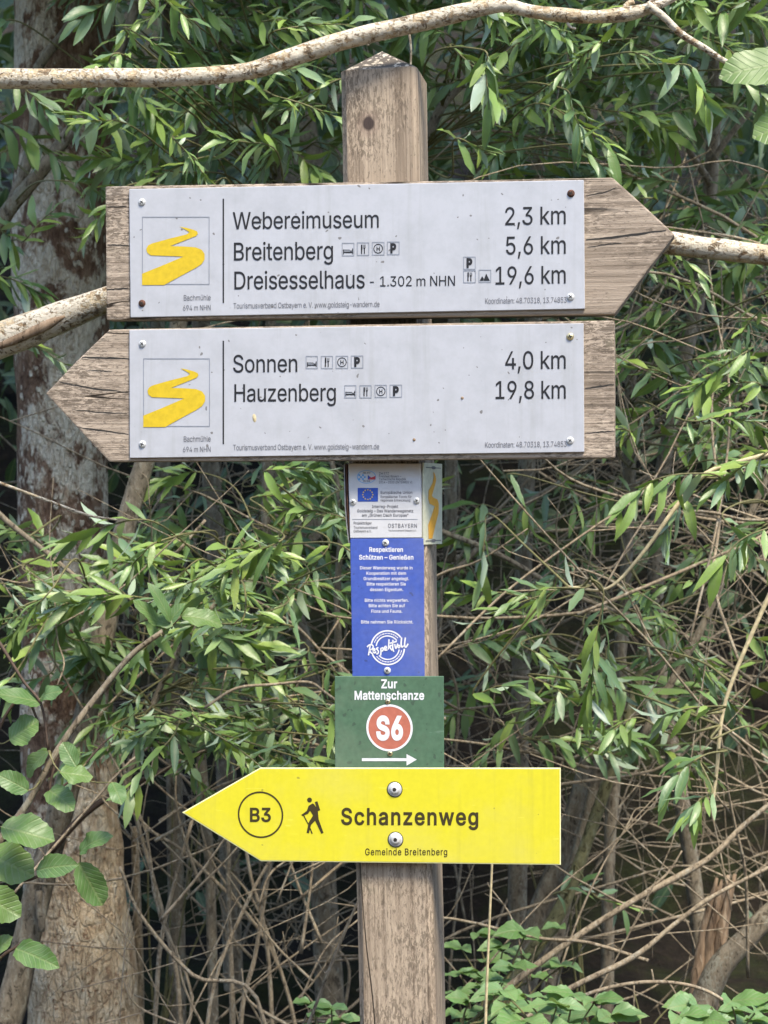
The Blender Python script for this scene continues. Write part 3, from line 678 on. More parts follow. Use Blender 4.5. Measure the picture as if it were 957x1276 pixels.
    228: (389, [[160,-9,137,-7,115,-3,94,5,76,15,60,29,48,45,38,63,32,84,30,108,32,128,36,146,43,161,53,174,64,184,78,193,92,200,108,206,125,211,178,220,234,227,247,229,257,231,265,235,271,240,274,246,276,255,276,257,275,272,272,285,267,297,260,307,251,315,240,322,227,327,212,330,196,331,178,330,163,327,149,322,137,316,127,309,118,301,110,292,104,283,100,274,41,291,51,313,64,331,79,346,95,358,114,368,133,375,153,380,173,383,194,384,239,379,255,375,271,369,286,360,300,350,312,336,322,320,330,301,335,278,337,251,337,0,277,0,277,52,272,52,252,25,242,16,229,8,215,1,199,-4,181,-7],[170,45,192,47,211,51,228,59,242,68,254,80,263,93,270,108,274,122,276,138,276,190,259,182,231,176,200,171,175,168,134,159,122,153,112,147,103,139,97,130,93,118,92,105,93,93,96,82,102,72,109,64,119,57,130,52,142,48,156,46],[261,443,251,444,241,448,233,455,226,463,222,472,221,483,222,494,226,503,233,512,241,518,251,522,261,523,272,522,281,518,290,512,296,503,300,494,301,483,300,472,296,463,290,455,281,448,272,444],[117,443,107,444,97,448,89,455,82,463,78,472,77,483,78,494,82,503,89,512,97,518,107,522,117,523,128,522,138,518,146,512,152,503,156,494,158,483,156,472,152,463,146,455,138,448,128,444]]),
    252: (410, [[182,-5,158,-3,135,2,115,11,97,23,82,39,69,59,60,82,54,109,53,139,53,379,114,379,114,144,116,117,124,94,137,75,154,61,175,53,200,50,218,51,234,55,249,62,263,71,274,83,283,97,290,113,295,132,296,153,296,379,357,379,357,0,298,0,298,92,307,92,294,60,277,35,257,17,234,5,209,-3],[277,443,266,444,257,448,248,455,242,463,238,472,236,483,238,494,242,503,248,512,257,518,266,522,277,523,287,522,297,518,305,512,312,503,316,494,317,483,316,472,312,463,305,455,297,448,287,444],[133,443,123,444,113,448,104,455,98,463,94,472,93,483,94,494,98,503,104,512,113,518,123,522,133,523,144,522,153,518,162,512,168,503,172,494,173,483,172,472,168,463,162,455,153,448,144,444]]),
    8211: (350, [[350,244,350,188,0,188,0,244]]),
    8220: (300, [[52,318,104,509,151,509,121,318],[175,318,228,509,274,509,244,318]]),
    8222: (287, [[38,-119,68,71,138,71,85,-119],[161,-119,192,71,261,71,208,-119]]),
    32: (188, []),
}

# ------------------------------------------------------------------ lettering: outlines of the letters, 1000 units high
GL = {chr(k): (adv, [list(zip(c[0::2], c[1::2])) for c in cs]) for k, (adv, cs) in GLYPHS.items()}
CAP = max(y for c in GL['H'][1] for x, y in c)
_gcache = {}


def grow(c, w, sign):
    n = len(c)
    out = []
    for i in range(n):
        a, b, d = Vector(c[i - 1]), Vector(c[i]), Vector(c[(i + 1) % n])
        e1, e2 = b - a, d - b
        if e1.length < 1e-6 or e2.length < 1e-6:
            out.append(tuple(b))
            continue
        e1.normalize()
        e2.normalize()
        n1, n2 = Vector((-e1.y, e1.x)) * sign, Vector((-e2.y, e2.x)) * sign
        s = n1 + n2
        if s.length < 1e-3:
            out.append(tuple(b))
            continue
        s.normalize()
        k = min(1.8, 1 / max(0.3, s.dot(n1)))
        q = b + s * w * k
        out.append((q.x, q.y))
    return out


def area(c):
    return 0.5 * sum(c[i - 1][0] * c[i][1] - c[i][0] * c[i - 1][1] for i in range(len(c)))


def glyph(ch, bold):
    key = (ch, bold)
    if key in _gcache:
        return _gcache[key]
    cs = GL[ch][1]
    if not cs:
        _gcache[key] = ([], [])
        return _gcache[key]
    tot = sum(area(c) for c in cs)
    sign = -1.0 if tot > 0 else 1.0
    if bold:
        cs = [grow(c, bold, sign) for c in cs]
    V, E = [], []
    for c in cs:
        b = len(V)
        V += [Vector((p[0] / 1000, p[1] / 1000)) for p in c]
        E += [(b + i, b + (i + 1) % len(c)) for i in range(len(c))]
    vo, eo, fo, *_r = geometry.delaunay_2d_cdt(V, E, [], 0, 1e-5)

    def wind(x, y):
        w = 0
        for c in cs:
            for i in range(len(c)):
                x0, y0 = c[i - 1][0] / 1000, c[i - 1][1] / 1000
                x1, y1 = c[i][0] / 1000, c[i][1] / 1000
                if (y0 <= y) != (y1 <= y):
                    t = (y - y0) / (y1 - y0)
                    if x0 + t * (x1 - x0) > x:
                        w += 1 if y1 > y0 else -1
        return w
    F = []
    for f in fo:
        cx = sum(vo[i].x for i in f) / 3
        cy = sum(vo[i].y for i in f) / 3
        if wind(cx, cy) != 0:
            F.append(tuple(f))
    _gcache[key] = ([(v.x, v.y) for v in vo], F)
    return _gcache[key]


def line_mesh(body, bold=0, track=0):
    """unit text: verts (x, y) with the cap height 1, and the x range of the ink"""
    V, F = [], []
    x = 0.0
    for ch in body:
        gv, gf = glyph(ch, bold)
        b = len(V)
        V += [(px + x, py) for px, py in gv]
        F += [tuple(i + b for i in f) for f in gf]
        x += (GL[ch][0] + track + bold * 0.9) / 1000
    A = np.array(V)
    A = A / (CAP / 1000)
    return A, F


# ------------------------------------------------------------------ the sign assembly
YAW = math.radians(9.5)
OX = 0.012           # the post's front face passes through (OX, 0)


class Frame:
    """a thing whose local x runs along the board, local -y faces the path"""

    def __init__(self, name, px, py, label, cat, yaw=YAW, group=None, off=0.0, org=None):
        o = Vector((OX, 0, 0)) if org is None else org
        self.R = Matrix.Rotation(-yaw, 3, 'Z')
        self.O = o
        x, z = self.L(px, py, off)
        loc = o + self.R @ Vector((x, 0, z))
        self.O = loc
        self.e = empty(name, loc, -yaw, label, cat, group)

    def L(self, px, py, yl):
        c = self.R.transposed() @ (CAM - self.O)
        r = self.R.transposed() @ Vector(((px - 478.5) / 1000, D, (638 - py) / 1000))
        t = (yl - c.y) / r.y
        q = c + r * t
        return q.x, q.z

    def poly(self, pts, yl):
        return [self.L(a, b, yl) for a, b in pts]


def prism(mb_parent, name, poly, yf, yb, mats, bevel=0.0, segs=2, side_mat=None):
    """a plate with the outline poly (local x, z), from yf (front) to yb (back)"""
    bm = bmesh.new()
    a = area(poly)
    if a < 0:
        poly = poly[::-1]
    fr = [bm.verts.new((x, yf, z)) for x, z in poly]
    bk = [bm.verts.new((x, yb, z)) for x, z in poly]
    bm.faces.new(fr)
    bm.faces.new(bk[::-1])
    n = len(poly)
    for i in range(n):
        f = bm.faces.new((fr[i], bk[i], bk[(i + 1) % n], fr[(i + 1) % n]))
        if side_mat is not None:
            f.material_index = side_mat
    bmesh.ops.recalc_face_normals(bm, faces=bm.faces)
    if bevel:
        bmesh.ops.bevel(bm, geom=list(bm.edges), offset=bevel, segments=segs, affect='EDGES', profile=0.6)
    me = bpy.data.meshes.new(name)
    bm.to_mesh(me)
    bm.free()
    for x in (mats if isinstance(mats, (list, tuple)) else [mats]):
        me.materials.append(x)
    o = bpy.data.objects.new(name, me)
    COL.objects.link(o)
    o.parent = mb_parent
    return o


def flat(name, parent, mat, pieces, y):
    """printed shapes: pieces = list of (verts2d, faces) lying on the plane y"""
    mb = MB()
    for V, F in pieces:
        mb.add([(p[0], y, p[1]) for p in V], F)
    return mb.build(name, mat, parent, smooth=False, local=True)


def ring_poly(cx, cz, ro, ri, a0=0, a1=2 * math.pi, n=40, sx=1.0):
    V, F = [], []
    for i in range(n + 1):
        a = a0 + (a1 - a0) * i / n
        V += [(cx + math.cos(a) * ro * sx, cz + math.sin(a) * ro), (cx + math.cos(a) * ri * sx, cz + math.sin(a) * ri)]
    for i in range(n):
        F.append((2 * i, 2 * i + 2, 2 * i + 3, 2 * i + 1))
    return V, F


def disc_poly(cx, cz, r, n=32):
    return [(cx + math.cos(2 * math.pi * i / n) * r, cz + math.sin(2 * math.pi * i / n) * r) for i in range(n)], [tuple(range(n))]


def stroke(pts, w):
    """a ribbon of the width w with round-ish ends along a polyline"""
    A = catmull(pts, max(2, 5 * (len(pts) - 1))) if len(pts) > 2 else np.array(pts, float)
    T = np.gradient(A, axis=0)
    T /= np.linalg.norm(T, axis=1)[:, None] + 1e-12
    Nn = np.stack([-T[:, 1], T[:, 0]], 1) * w / 2
    V, F = [], []
    for p, q in zip(A, Nn):
        V += [tuple(p + q), tuple(p - q)]
    for i in range(len(A) - 1):
        F.append((2 * i, 2 * i + 2, 2 * i + 3, 2 * i + 1))
    return V, F


def rect_px(fr, y, x0, y0, x1, y1):
    return [fr.L(x0, y1, y), fr.L(x1, y1, y), fr.L(x1, y0, y), fr.L(x0, y0, y)], [(0, 1, 2, 3)]


def frame_px(fr, y, x0, y0, x1, y1, w):
    return [rect_px(fr, y, x0, y0, x1, y0 + w), rect_px(fr, y, x0, y1 - w, x1, y1),
            rect_px(fr, y, x0, y0 + w, x0 + w, y1 - w), rect_px(fr, y, x1 - w, y0 + w, x1, y1 - w)]


def letters(fr, parent, mat, y, body, x0, x1, base0, cap, base1=None, bold=0, track=0, name='lettering'):
    """body set from photo pixel x0 to x1 on the baseline base0 (at x0) .. base1 (at x1), capitals cap pixels high"""
    base1 = base0 if base1 is None else base1
    A, F = line_mesh(body, bold, track)
    lo, hi = A[:, 0].min(), A[:, 0].max()
    u = (A[:, 0] - lo) / (hi - lo)
    V = [fr.L(x0 + (x1 - x0) * a, base0 + (base1 - base0) * a - cap * b, y) for a, b in zip(u, A[:, 1])]
    return flat(name, parent, mat, [(V, F)], y)


def screw(parent, x, y, z, r, mat, name='screw', hex_=False, tilt=0.3):
    """pan-head screw: domed head with a dark cross or hex socket, facing local -y"""
    mb = MB()
    prof = [(0.0, r * 0.52), (r * 0.45, r * 0.50), (r * 0.75, r * 0.40), (r * 0.95, r * 0.2), (r, 0.0), (r, -0.0015)]
    if hex_:
        prof = [(0.0, 0.0030), (r * 0.30, 0.0030), (r * 0.56, 0.0027), (r * 0.64, 0.0018), (r * 0.65, 0.0012), (r * 0.93, 0.0011), (r, 0.0004), (r, -0.001)]
    n = 24
    V = [(x, y - prof[0][1], z)]
    for rr, h in prof[1:]:
        V += [(x + math.cos(2 * math.pi * k / n) * rr, y - h, z + math.sin(2 * math.pi * k / n) * rr) for k in range(n)]
    F = [(0, 1 + k, 1 + (k + 1) % n) for k in range(n)]
    for j in range(len(prof) - 2):
        F += [(1 + j * n + k, 1 + (j + 1) * n + k, 1 + (j + 1) * n + (k + 1) % n, 1 + j * n + (k + 1) % n) for k in range(n)]
    mb.add(V, F, None, 0)
    yy = y - (0.0031 if hex_ else r * 0.53)
    if hex_:
        V = [(x + math.cos(math.pi / 3 * k + tilt) * r * 0.30, yy, z + math.sin(math.pi / 3 * k + tilt) * r * 0.30) for k in range(6)]
        mb.add(V, [(0, 1, 2, 3, 4, 5)], None, 1)
        V, F = ring_poly(x, z, r * 1.12, r * 0.98, n=24)
        mb.add([(p[0], y - 0.0003, p[1]) for p in V], F, None, 1)
    else:
        for s in (0, 1):
            a = tilt + s * math.pi / 2
            c, d = Vector((math.cos(a), math.sin(a))), Vector((-math.sin(a), math.cos(a)))
            q = [c * r * .55 + d * r * .12, -c * r * .55 + d * r * .12, -c * r * .55 - d * r * .12, c * r * .55 - d * r * .12]
            mb.add([(x + p.x, yy - 0.0001 * s, z + p.y) for p in q], [(0, 1, 2, 3)], None, 1)
    return mb.build(name, [mat, M['recess']], parent, smooth=True, local=True)


# ---- the post
TILT = 0.0200
S2 = 0.0485
pc = Vector((OX, 0, 0)) + Matrix.Rotation(-YAW, 3, 'Z') @ Vector((0.0295, S2, 0))
post = empty('wooden_post', (pc.x, pc.y, -0.35), 0, 'weathered square wooden post with a pointed top that carries all the signs', 'post')
post.rotation_euler = (0, -TILT, -YAW)


def build_post():
    bm = bmesh.new()
    zs = [0.0] + [0.35 + 0.1 * i for i in range(0, 21)] + [2.454]
    ch = 0.007
    prof = [(-S2 + ch, -S2), (S2 - ch, -S2), (S2, -S2 + ch), (S2, S2 - ch), (S2 - ch, S2), (-S2 + ch, S2), (-S2, S2 - ch), (-S2, -S2 + ch)]
    rings = []
    rr = random.Random(5)
    for z in zs:
        rings.append([bm.verts.new((x + rr.uniform(-.0006, .0006), y + rr.uniform(-.0004, .0004), z - 0.35)) for x, y in prof])
    for a, b in zip(rings, rings[1:]):
        for i in range(8):
            f = bm.faces.new((a[i], a[(i + 1) % 8], b[(i + 1) % 8], b[i]))
            f.smooth = False
    apex = bm.verts.new((-0.002, -0.004, 2.137))
    for i in range(8):
        bm.faces.new((rings[-1][i], rings[-1][(i + 1) % 8], apex))
    bm.faces.new(rings[0][::-1])
    bmesh.ops.recalc_face_normals(bm, faces=bm.faces)
    me = bpy.data.meshes.new('post_shaft')
    bm.to_mesh(me)
    bm.free()
    me.materials.append(M['post'])
    o = bpy.data.objects.new('post_shaft', me)
    COL.objects.link(o)
    o.parent = post
    o.location = (0, 0, 0.35)
    return o


build_post()

# ---- the two wooden arrow boards
YB, YF = -0.002, -0.029      # board back and front
YP = -0.0325                 # front of the enamel panel
YT = YP - 0.0004             # print


def squiggle(fr, parent, y, quad):
    """the yellow winding-path emblem; quad = x0, y0, x1, y1 of its square in photo pixels"""
    x0, y0, x1, y1 = quad
    raw = [(153, 388), (153, 350), (222, 322), (290, 293), (240, 291), (182, 289), (170, 280), (167, 267), (173, 256), (186, 249), (240, 234), (300, 219), (310, 212), (296, 203),
           (277, 193), (300, 197), (322, 203), (335, 209), (338, 216), (332, 224), (290, 241), (246, 258), (290, 259), (330, 262), (350, 270), (360, 284), (360, 302), (350, 318), (332, 330), (280, 358), (226, 388)]
    pts = [fr.L(x0 + (a - 153) / (376 - 153) * (x1 - x0), y0 + (b - 160) / (386 - 160) * (y1 - y0), y) for a, b in raw]
    tri = geometry.tessellate_polygon([[Vector((a, b, 0)) for a, b in pts]])
    flat('emblem', parent, M['gold'], [(pts, [tuple(t) for t in tri])], y)


def pict(fr, parent, y, kind, x0, y0, x1, y1):
    """small square pictogram: thin rounded outline with a black sign in it"""
    fl = frame_px(fr, y, x0, y0, x1, y1, 0.8)
    w, h = x1 - x0, y1 - y0
    q = lambda a, b: (x0 + a * w, y0 + b * h)
    R = lambda a, b, c, d: rect_px(fr, y - 0.0001, *q(a, b), *q(c, d))
    Pg = lambda pts: ([fr.L(*q(a, b), y - 0.0001) for a, b in pts], [tuple(range(len(pts)))])
    pcs = []
    if kind == 'bed':
        pcs = [R(.10, .50, .16, .86), R(.84, .42, .90, .86), R(.16, .66, .84, .76), R(.16, .52, .62, .57), Pg([(.60, .52), (.74, .62), (.84, .50), (.84, .56), (.74, .67), (.60, .57)])]
    elif kind == 'fork':
        pcs = [R(.33, .16, .42, .86), R(.36, .16, .45, .55), R(.57, .50, .65, .86), R(.52, .16, .55, .42), R(.595, .16, .625, .42), R(.67, .16, .70, .42), Pg([(.52, .40), (.70, .40), (.65, .52), (.57, .52)])]
    elif kind == 'stop':
        cx, cz = fr.L(*q(.5, .5), y)
        r = W(w * .38, 0)
        pcs = [ring_poly(cx, cz, r, r * 0.84, n=24), R(.37, .34, .43, .68), R(.57, .34, .63, .68), R(.43, .48, .57, .54)]
    elif kind == 'hills':
        pcs = [Pg([(.08, .86), (.27, .50), (.42, .72), (.36, .86)]), Pg([(.38, .86), (.60, .30), (.90, .86)])]
    o = flat('pictogram', parent, [M['linegrey'], M['black']], fl + pcs, y)
    for i, p in enumerate(o.data.polygons):
        p.material_index = 0 if i < 4 else 1
    if kind == 'park':
        bpy.data.objects.remove(o)
        A, F = line_mesh('P', 55)
        lo, hi = A[:, 0].min(), A[:, 0].max()
        V = [fr.L(x0 + w * (.26 + .48 * (a - lo) / (hi - lo)), y0 + h * (.82 - .64 * b), y - 0.0001) for a, b in A]
        n = len(fl)
        o = flat('pictogram', parent, [M['linegrey'], M['black']], fl + [(V, F)], y)
        for i, p in enumerate(o.data.polygons):
            p.material_index = 0 if i < n else 1
    return o


def arrow_board(label, px, py, outline, panel, sq, line, screws, rows, cracks):
    fr = Frame('arrow_sign', px, py, label, 'sign', group='wooden arrow signs on the post')
    bd = prism(fr.e, 'wooden_board', fr.poly(outline, YF), YF, YB, M['board'], 0.0022)
    # open drying cracks along the grain, part of the board's own mesh
    bd.data.materials.append(M['recess'])
    bm = bmesh.new()
    bm.from_mesh(bd.data)
    for pts, w in cracks:
        A = np.array([fr.L(a, b_, YF) for a, b_ in pts])
        A = np.array([[np.interp(t, np.linspace(0, 1, len(A)), A[:, 0]), np.interp(t, np.linspace(0, 1, len(A)), A[:, 1])] for t in np.linspace(0, 1, 14)])
        rw = random.Random(int(pts[0][0] + pts[0][1]))
        A[:, 1] += [rw.uniform(-.0005, .0005) for _ in A]
        hw = [W(w, 0) / 2 * (0.25 + math.sin(math.pi * (0.08 + 0.84 * i / 13)) * rw.uniform(.6, 1.1)) for i in range(14)]
        up = [bm.verts.new((p[0], YF - .0003, p[1] + h)) for p, h in zip(A, hw)]
        dn = [bm.verts.new((p[0], YF - .0003, p[1] - h)) for p, h in zip(A, hw)]
        for i in range(13):
            f = bm.faces.new((dn[i], dn[i + 1], up[i + 1], up[i]))
            f.material_index = 1
    bm.to_mesh(bd.data)
    bm.free()
    pn = prism(fr.e, 'face_panel', fr.poly(panel, YP), YP, YF + 0.0004, M['panel'], 0.0006, 1)
    flat('emblem_border', pn, M['linegrey'], frame_px(fr, YT, *sq, 0.8), YT)
    squiggle(fr, pn, YT - 0.0001, sq)
    flat('divider_line', pn, M['black'], [rect_px(fr, YT, line[0] - 0.9, line[1], line[0] + 0.9, line[2])], YT)
    for r in rows:
        if r[0] == 'pic':
            pict(fr, pn, YT, *r[1:])
        else:
            body, x0, x1, b0, b1, cap, bold = r
            letters(fr, pn, M['black'] if cap > 8 else M['grey'], YT, body, x0, x1, b0, cap, b1, max(0, bold - 2), -14)
    for sx, sy, kind in screws:
        x, z = fr.L(sx, sy, YP)
        s = screw(fr.e, x, YP, z, 0.0046, M[kind], tilt=(sx * 0.7 + sy) % 1.5)
        if kind == 'rust':
            s['label'] = 'rusty brown screw'
    return fr


TV = 'Tourismusverband Ostbayern e. V. www.goldsteig-wandern.de'
KO = 'Koordinaten: 48.70318, 13.74853'
upper = arrow_board('upper weathered wooden arrow board pointing right, white panel with three lines starting Webereimuseum', 480, 310,
                    [(131, 232), (300, 229.3), (500, 226), (763, 221), (802, 256), (841, 292.5), (804, 341), (766, 391.5), (450, 396), (132.5, 398.5)],
                    [(160.7, 235.6), (727.5, 224.3), (728.8, 384.8), (162.5, 395.5)],
                    (177, 270, 261, 354.5), (278.3, 247.5, 377.5),
                    [(177, 252, 'steel'), (177, 378, 'rust'), (711.5, 241, 'rust'), (711, 370, 'steel')],
                    [('Webereimuseum', 290, 472, 285.5, 283.5, 21, 6), ('Breitenberg', 291.5, 415, 324.5, 323, 22, 6), ('Dreisesselhaus', 292, 454.5, 360.5, 359, 22, 6),
                     ('- 1.302 m NHN', 461, 567, 357, 356, 12.5, 4), ('2,3 km', 629.5, 705, 280.5, 279, 22, 6), ('5,6 km', 630.5, 705, 317, 316, 22, 6), ('19,6 km', 617.5, 705, 354.5, 353, 22, 6),
                     ('pic', 'bed', 426, 302.5, 441.5, 319), ('pic', 'fork', 444.8, 302, 460, 318.5), ('pic', 'stop', 463.5, 301.5, 479, 318), ('pic', 'park', 482.3, 301, 497.8, 317.5),
                     ('pic', 'park', 577.3, 319.8, 592.6, 335.8), ('pic', 'fork', 577.3, 336.8, 592.8, 352.5), ('pic', 'hills', 596.5, 336, 612, 352),
                     ('Bachmühle', 229, 262.5, 374.5, 374, 6.8, 3), ('694 m NHN', 228, 262.5, 387, 386.5, 6.6, 3), (TV, 291, 473, 384.5, 382.3, 6.8, 3), (KO, 604.5, 706, 378.5, 377, 6.8, 3)],
                    [([(730, 299), (765, 296), (800, 291), (830, 287)], 2.2), ([(133, 361), (160, 359)], 1.6), ([(134, 305), (160, 306)], 1.2), ([(730, 244), (752, 240), (768, 234)], 1.1), ([(732, 308), (760, 304), (775, 303)], 1.1), ([(134, 258), (158, 257)], 1)])
lower = arrow_board('lower weathered wooden arrow board pointing left, white panel listing Sonnen and Hauzenberg', 480, 488,
                    [(136, 410.5), (300, 407.3), (500, 403.5), (765.5, 399), (766, 485), (766, 570.5), (450, 573.5), (136, 575.5), (96, 533), (56.5, 490.5), (95, 450)],
                    [(161, 411), (727.2, 402.8), (728, 563.3), (161.5, 570.8)],
                    (178.5, 446.5, 261.5, 531.5), (278.3, 424.5, 553.5),
                    [(177.5, 428.5, 'steel'), (177.5, 553.5, 'steel'), (710.5, 419.5, 'brass'), (710.5, 549, 'steel')],
                    [('Sonnen', 290.5, 370.5, 464, 463.3, 21.5, 6), ('Hauzenberg', 292, 418.5, 500.5, 499.5, 21.5, 6), ('4,0 km', 629.5, 705, 460, 459.3, 22, 6), ('19,8 km', 617.5, 705, 497, 496.5, 22, 6),
                     ('pic', 'bed', 381, 443.5, 396, 459.5), ('pic', 'fork', 399.8, 443.5, 414.8, 459.5), ('pic', 'stop', 418.4, 443.3, 433.8, 459.3), ('pic', 'park', 437.3, 443, 452.6, 459),
                     ('pic', 'bed', 429, 480, 444, 496), ('pic', 'fork', 448, 480, 463, 496), ('pic', 'stop', 467, 479.5, 482, 495.5), ('pic', 'park', 485.6, 479.3, 501, 495.3),
                     ('Bachmühle', 229, 262.5, 550.5, 550, 6.8, 3), ('694 m NHN', 228, 262.5, 563.3, 563, 6.6, 3), (TV, 290.5, 472.5, 561, 559.7, 6.8, 3), (KO, 604.5, 706, 557.8, 556.6, 6.8, 3)],
                    [([(102, 445), (130, 446), (160, 447)], 1.8), ([(74, 476), (110, 483), (160, 489)], 1.5), ([(95, 532), (125, 536), (160, 541)], 1.5), ([(729, 484), (750, 481), (765, 479)], 1.6), ([(729, 540), (750, 538), (765, 537)], 1.3), ([(90, 510), (125, 514), (158, 515)], 1), ([(110, 461), (140, 463)], 1)])

# bird droppings and dead insects stuck on the lower panel
for (fx, fy, ln, wd, rot) in ((317, 521, 11, 5, 1.7), (576, 496, 4, 4, 0), (516, 548, 4, 4, 0)):
    x, z = lower.L(fx, fy, YP)
    mb = MB()
    a, b = W(ln, 0) / 2, W(wd, 0) / 2
    V = [(x, YP - 0.0018, z)] + [(x + math.cos(rot) * math.cos(t) * a - math.sin(rot) * math.sin(t) * b, YP, z + math.sin(rot) * math.cos(t) * a + math.cos(rot) * math.sin(t) * b)
                                 for t in [2 * math.pi * k / 10 for k in range(10)]]
    mb.add(V, [(0, 1 + k, 1 + (k + 1) % 10) for k in range(10)])
    o = mb.build('dirt_speck', M['rawwood'] if ln < 8 else M['straw'], lower.e, local=True)

# ---- white information plaque
YW = -0.0042
fr = Frame('information_plaque', 480, 624, 'small white information plaque with a blue flag, screwed under the lower arrow board', 'sign')
plq = prism(fr.e, 'plate', fr.poly([(434.3, 577.5), (525, 577.5), (525.5, 670), (436, 670.5)], YW), YW, -0.0014, M['plaque'], 0.0005, 1)
y = YW - 0.0003
_eb = lambda *q: rect_px(fr, y, *q)
flat('flag', plq, M['eublue'], [_eb(445.7, 608, 471, 625)], y)
_st = []
for k in range(12):
    a = math.pi / 6 * k
    cx, cz = fr.L(458.3 + math.cos(a) * 6.2, 616.4 + math.sin(a) * 6.0, y - 0.0002)
    pt = []
    for j in range(10):
        rr = W(1.25 if j % 2 == 0 else 0.55, 0)
        pt.append((cx + rr * math.sin(j * math.pi / 5), cz + rr * math.cos(j * math.pi / 5)))
    _st.append((pt + [(cx, cz)], [(10, j, (j + 1) % 10) for j in range(10)]))
flat('flag_stars', plq, M['gold'], _st, y - 0.0002)
cx, cz = fr.L(456.6, 594.2, y)
flat('logo_ring', plq, M['skyblue'], [ring_poly(cx, cz, W(8.3, 0), W(7.7, 0), n=32, sx=1.45)], y)
chk = []
for i in range(4):
    for j in range(3):
        if (i + j) % 2 == 0:
            chk.append(_eb(446.5 + i * 2.3, 591 + j * 2.4, 448.8 + i * 2.3, 593.4 + j * 2.4))
flat('logo_check', plq, M['skyblue'], chk, y)
flat('logo_flag', plq, M['redprint'], [([fr.L(a, b, y) for a, b in ((458.3, 592), (462.5, 595), (468, 593), (468, 597.6), (458.3, 597.6))], [(0, 1, 2, 3, 4)])], y)
flat('logo_flag', plq, M['eublue'], [([fr.L(a, b, y - .0001) for a, b in ((458.3, 591.5), (461.5, 595), (458.3, 598))], [(0, 1, 2)])], y - .0001)
for t in (('ZIEL ETZ', 452, 461.5, 590.4, 2.2, 25), ('CIL EUS', 452.5, 461, 600.6, 2.2, 25),
          ('Ziel ETZ', 472.3, 484.5, 591.3, 2.9, 8), ('Freistaat Bayern –', 472.3, 500, 594.9, 2.9, 8), ('Tschechische Republik', 472.3, 506, 598.5, 2.9, 8), ('2014 – 2020 (INTERREG V)', 472.3, 513.5, 602.3, 2.9, 8),
          ('Europäische Union', 474.3, 513.8, 615.3, 3.4, 14), ('Europäischer Fonds für', 474.3, 513, 620.5, 3.1, 8), ('regionale Entwicklung', 474.3, 511.3, 624.8, 3.1, 8),
          ('Interreg-Projekt', 463.5, 496.2, 632.8, 3.5, 14), ('Goldsteig – Das Wanderwegenetz', 445, 515, 638.3, 3.5, 14), ('am „Grünen Dach Europas“', 451, 509, 643.7, 3.5, 14),
          ('Projektträger', 440.7, 463.3, 653.3, 3.2, 14), ('Tourismusverband', 440.7, 470.2, 658.8, 3.2, 8), ('Ostbayern e.V.', 440.7, 463, 663.3, 3.2, 8),
          ('OSTBAYERN', 483.5, 519.5, 657.6, 5.0, 8), ('Tourismusverband Ostbayern e.V.', 484, 519, 662, 2.0, 10)):
    letters(fr, plq, M['grey'], y, t[0], t[1], t[2], t[3], t[4], None, t[5], 60 if t[0] == 'OSTBAYERN' else 0)
flat('divider_line', plq, M['linegrey'], [_eb(439, 646.8, 520.5, 647.4)], y)
for q in ((439.8, 625.7), (519.2, 623.8)):
    x, z = fr.L(*q, YW)
    screw(fr.e, x, YW, z, 0.0042, M['steel'], tilt=0.4)

# ---- blue plaque
YBL = -0.0040
fr = Frame('respect_plaque', 483, 756, 'blue plaque with white German text and a round white logo', 'sign')
plq = prism(fr.e, 'plate', fr.poly([(436.4, 671.2), (528, 670.8), (529, 843.5), (439, 843.5)], YBL), YBL, -0.0014, M['blue'], 0.0005, 1)
y = YBL - 0.0003
cv = lambda X, Y: (X / 4.479 + 420, Y / 4.479 + 565)
for body, a, b, base, cap, bold in (('Respektieren', 180, 368, 549, 25, 22), ('Schützen – Genießen', 123, 426, 592, 25, 22),
                                    ('Dieser Wanderweg wurde in', 128, 421, 647, 17, 12), ('Kooperation mit dem', 164, 385, 677, 17, 12), ('Grundbesitzer angelegt.', 148, 401, 707, 17, 12), ('Bitte respektieren Sie', 166, 384, 737, 17, 12), ('dessen Eigentum.', 184, 369, 768, 17, 12),
                                    ('Bitte nichts wegwerfen.', 155, 399, 828, 17, 12), ('Bitte achten Sie auf', 177, 379, 858, 17, 12), ('Flora und Fauna.', 191, 364, 889, 17, 12), ('Bitte nehmen Sie Rücksicht.', 134, 425, 949, 17, 12)):
    p0, p1 = cv(a, base), cv(b, base)
    letters(fr, plq, M['white'], y, body, p0[0], p1[0], p0[1], cap / 4.479, None, bold)
cw = lambda X, Y: (X / 11.9625 + 445, Y / 11.9625 + 778)
lp = lambda pts: [fr.L(*cw(a, b), y) for a, b in pts]
cx, cz = fr.L(*cw(455, 348), y)
u = 1 / 11.9625 / 1000
dg = math.radians
pcs = [ring_poly(cx, cz, 262 * u, 240 * u, dg(38), dg(168), 30), ring_poly(cx, cz, 262 * u, 240 * u, dg(203), dg(357), 36),
       ring_poly(cx, cz, 184 * u, 166 * u, dg(38), dg(172), 24), ring_poly(cx, cz, 184 * u, 166 * u, dg(222), dg(352), 28)]
_r = random.Random(3)
for a0, a1 in ((43, 160), (218, 350)):
    a = a0
    while a < a1 - 3:
        w_ = _r.uniform(4, 11)
        pcs.append(ring_poly(cx, cz, 220 * u, 205 * u, dg(a), dg(min(a1, a + w_)), 4))
        a += w_ + 2.2
flat('logo_ring', plq, M['white'], pcs, y)
sw = 21 * u
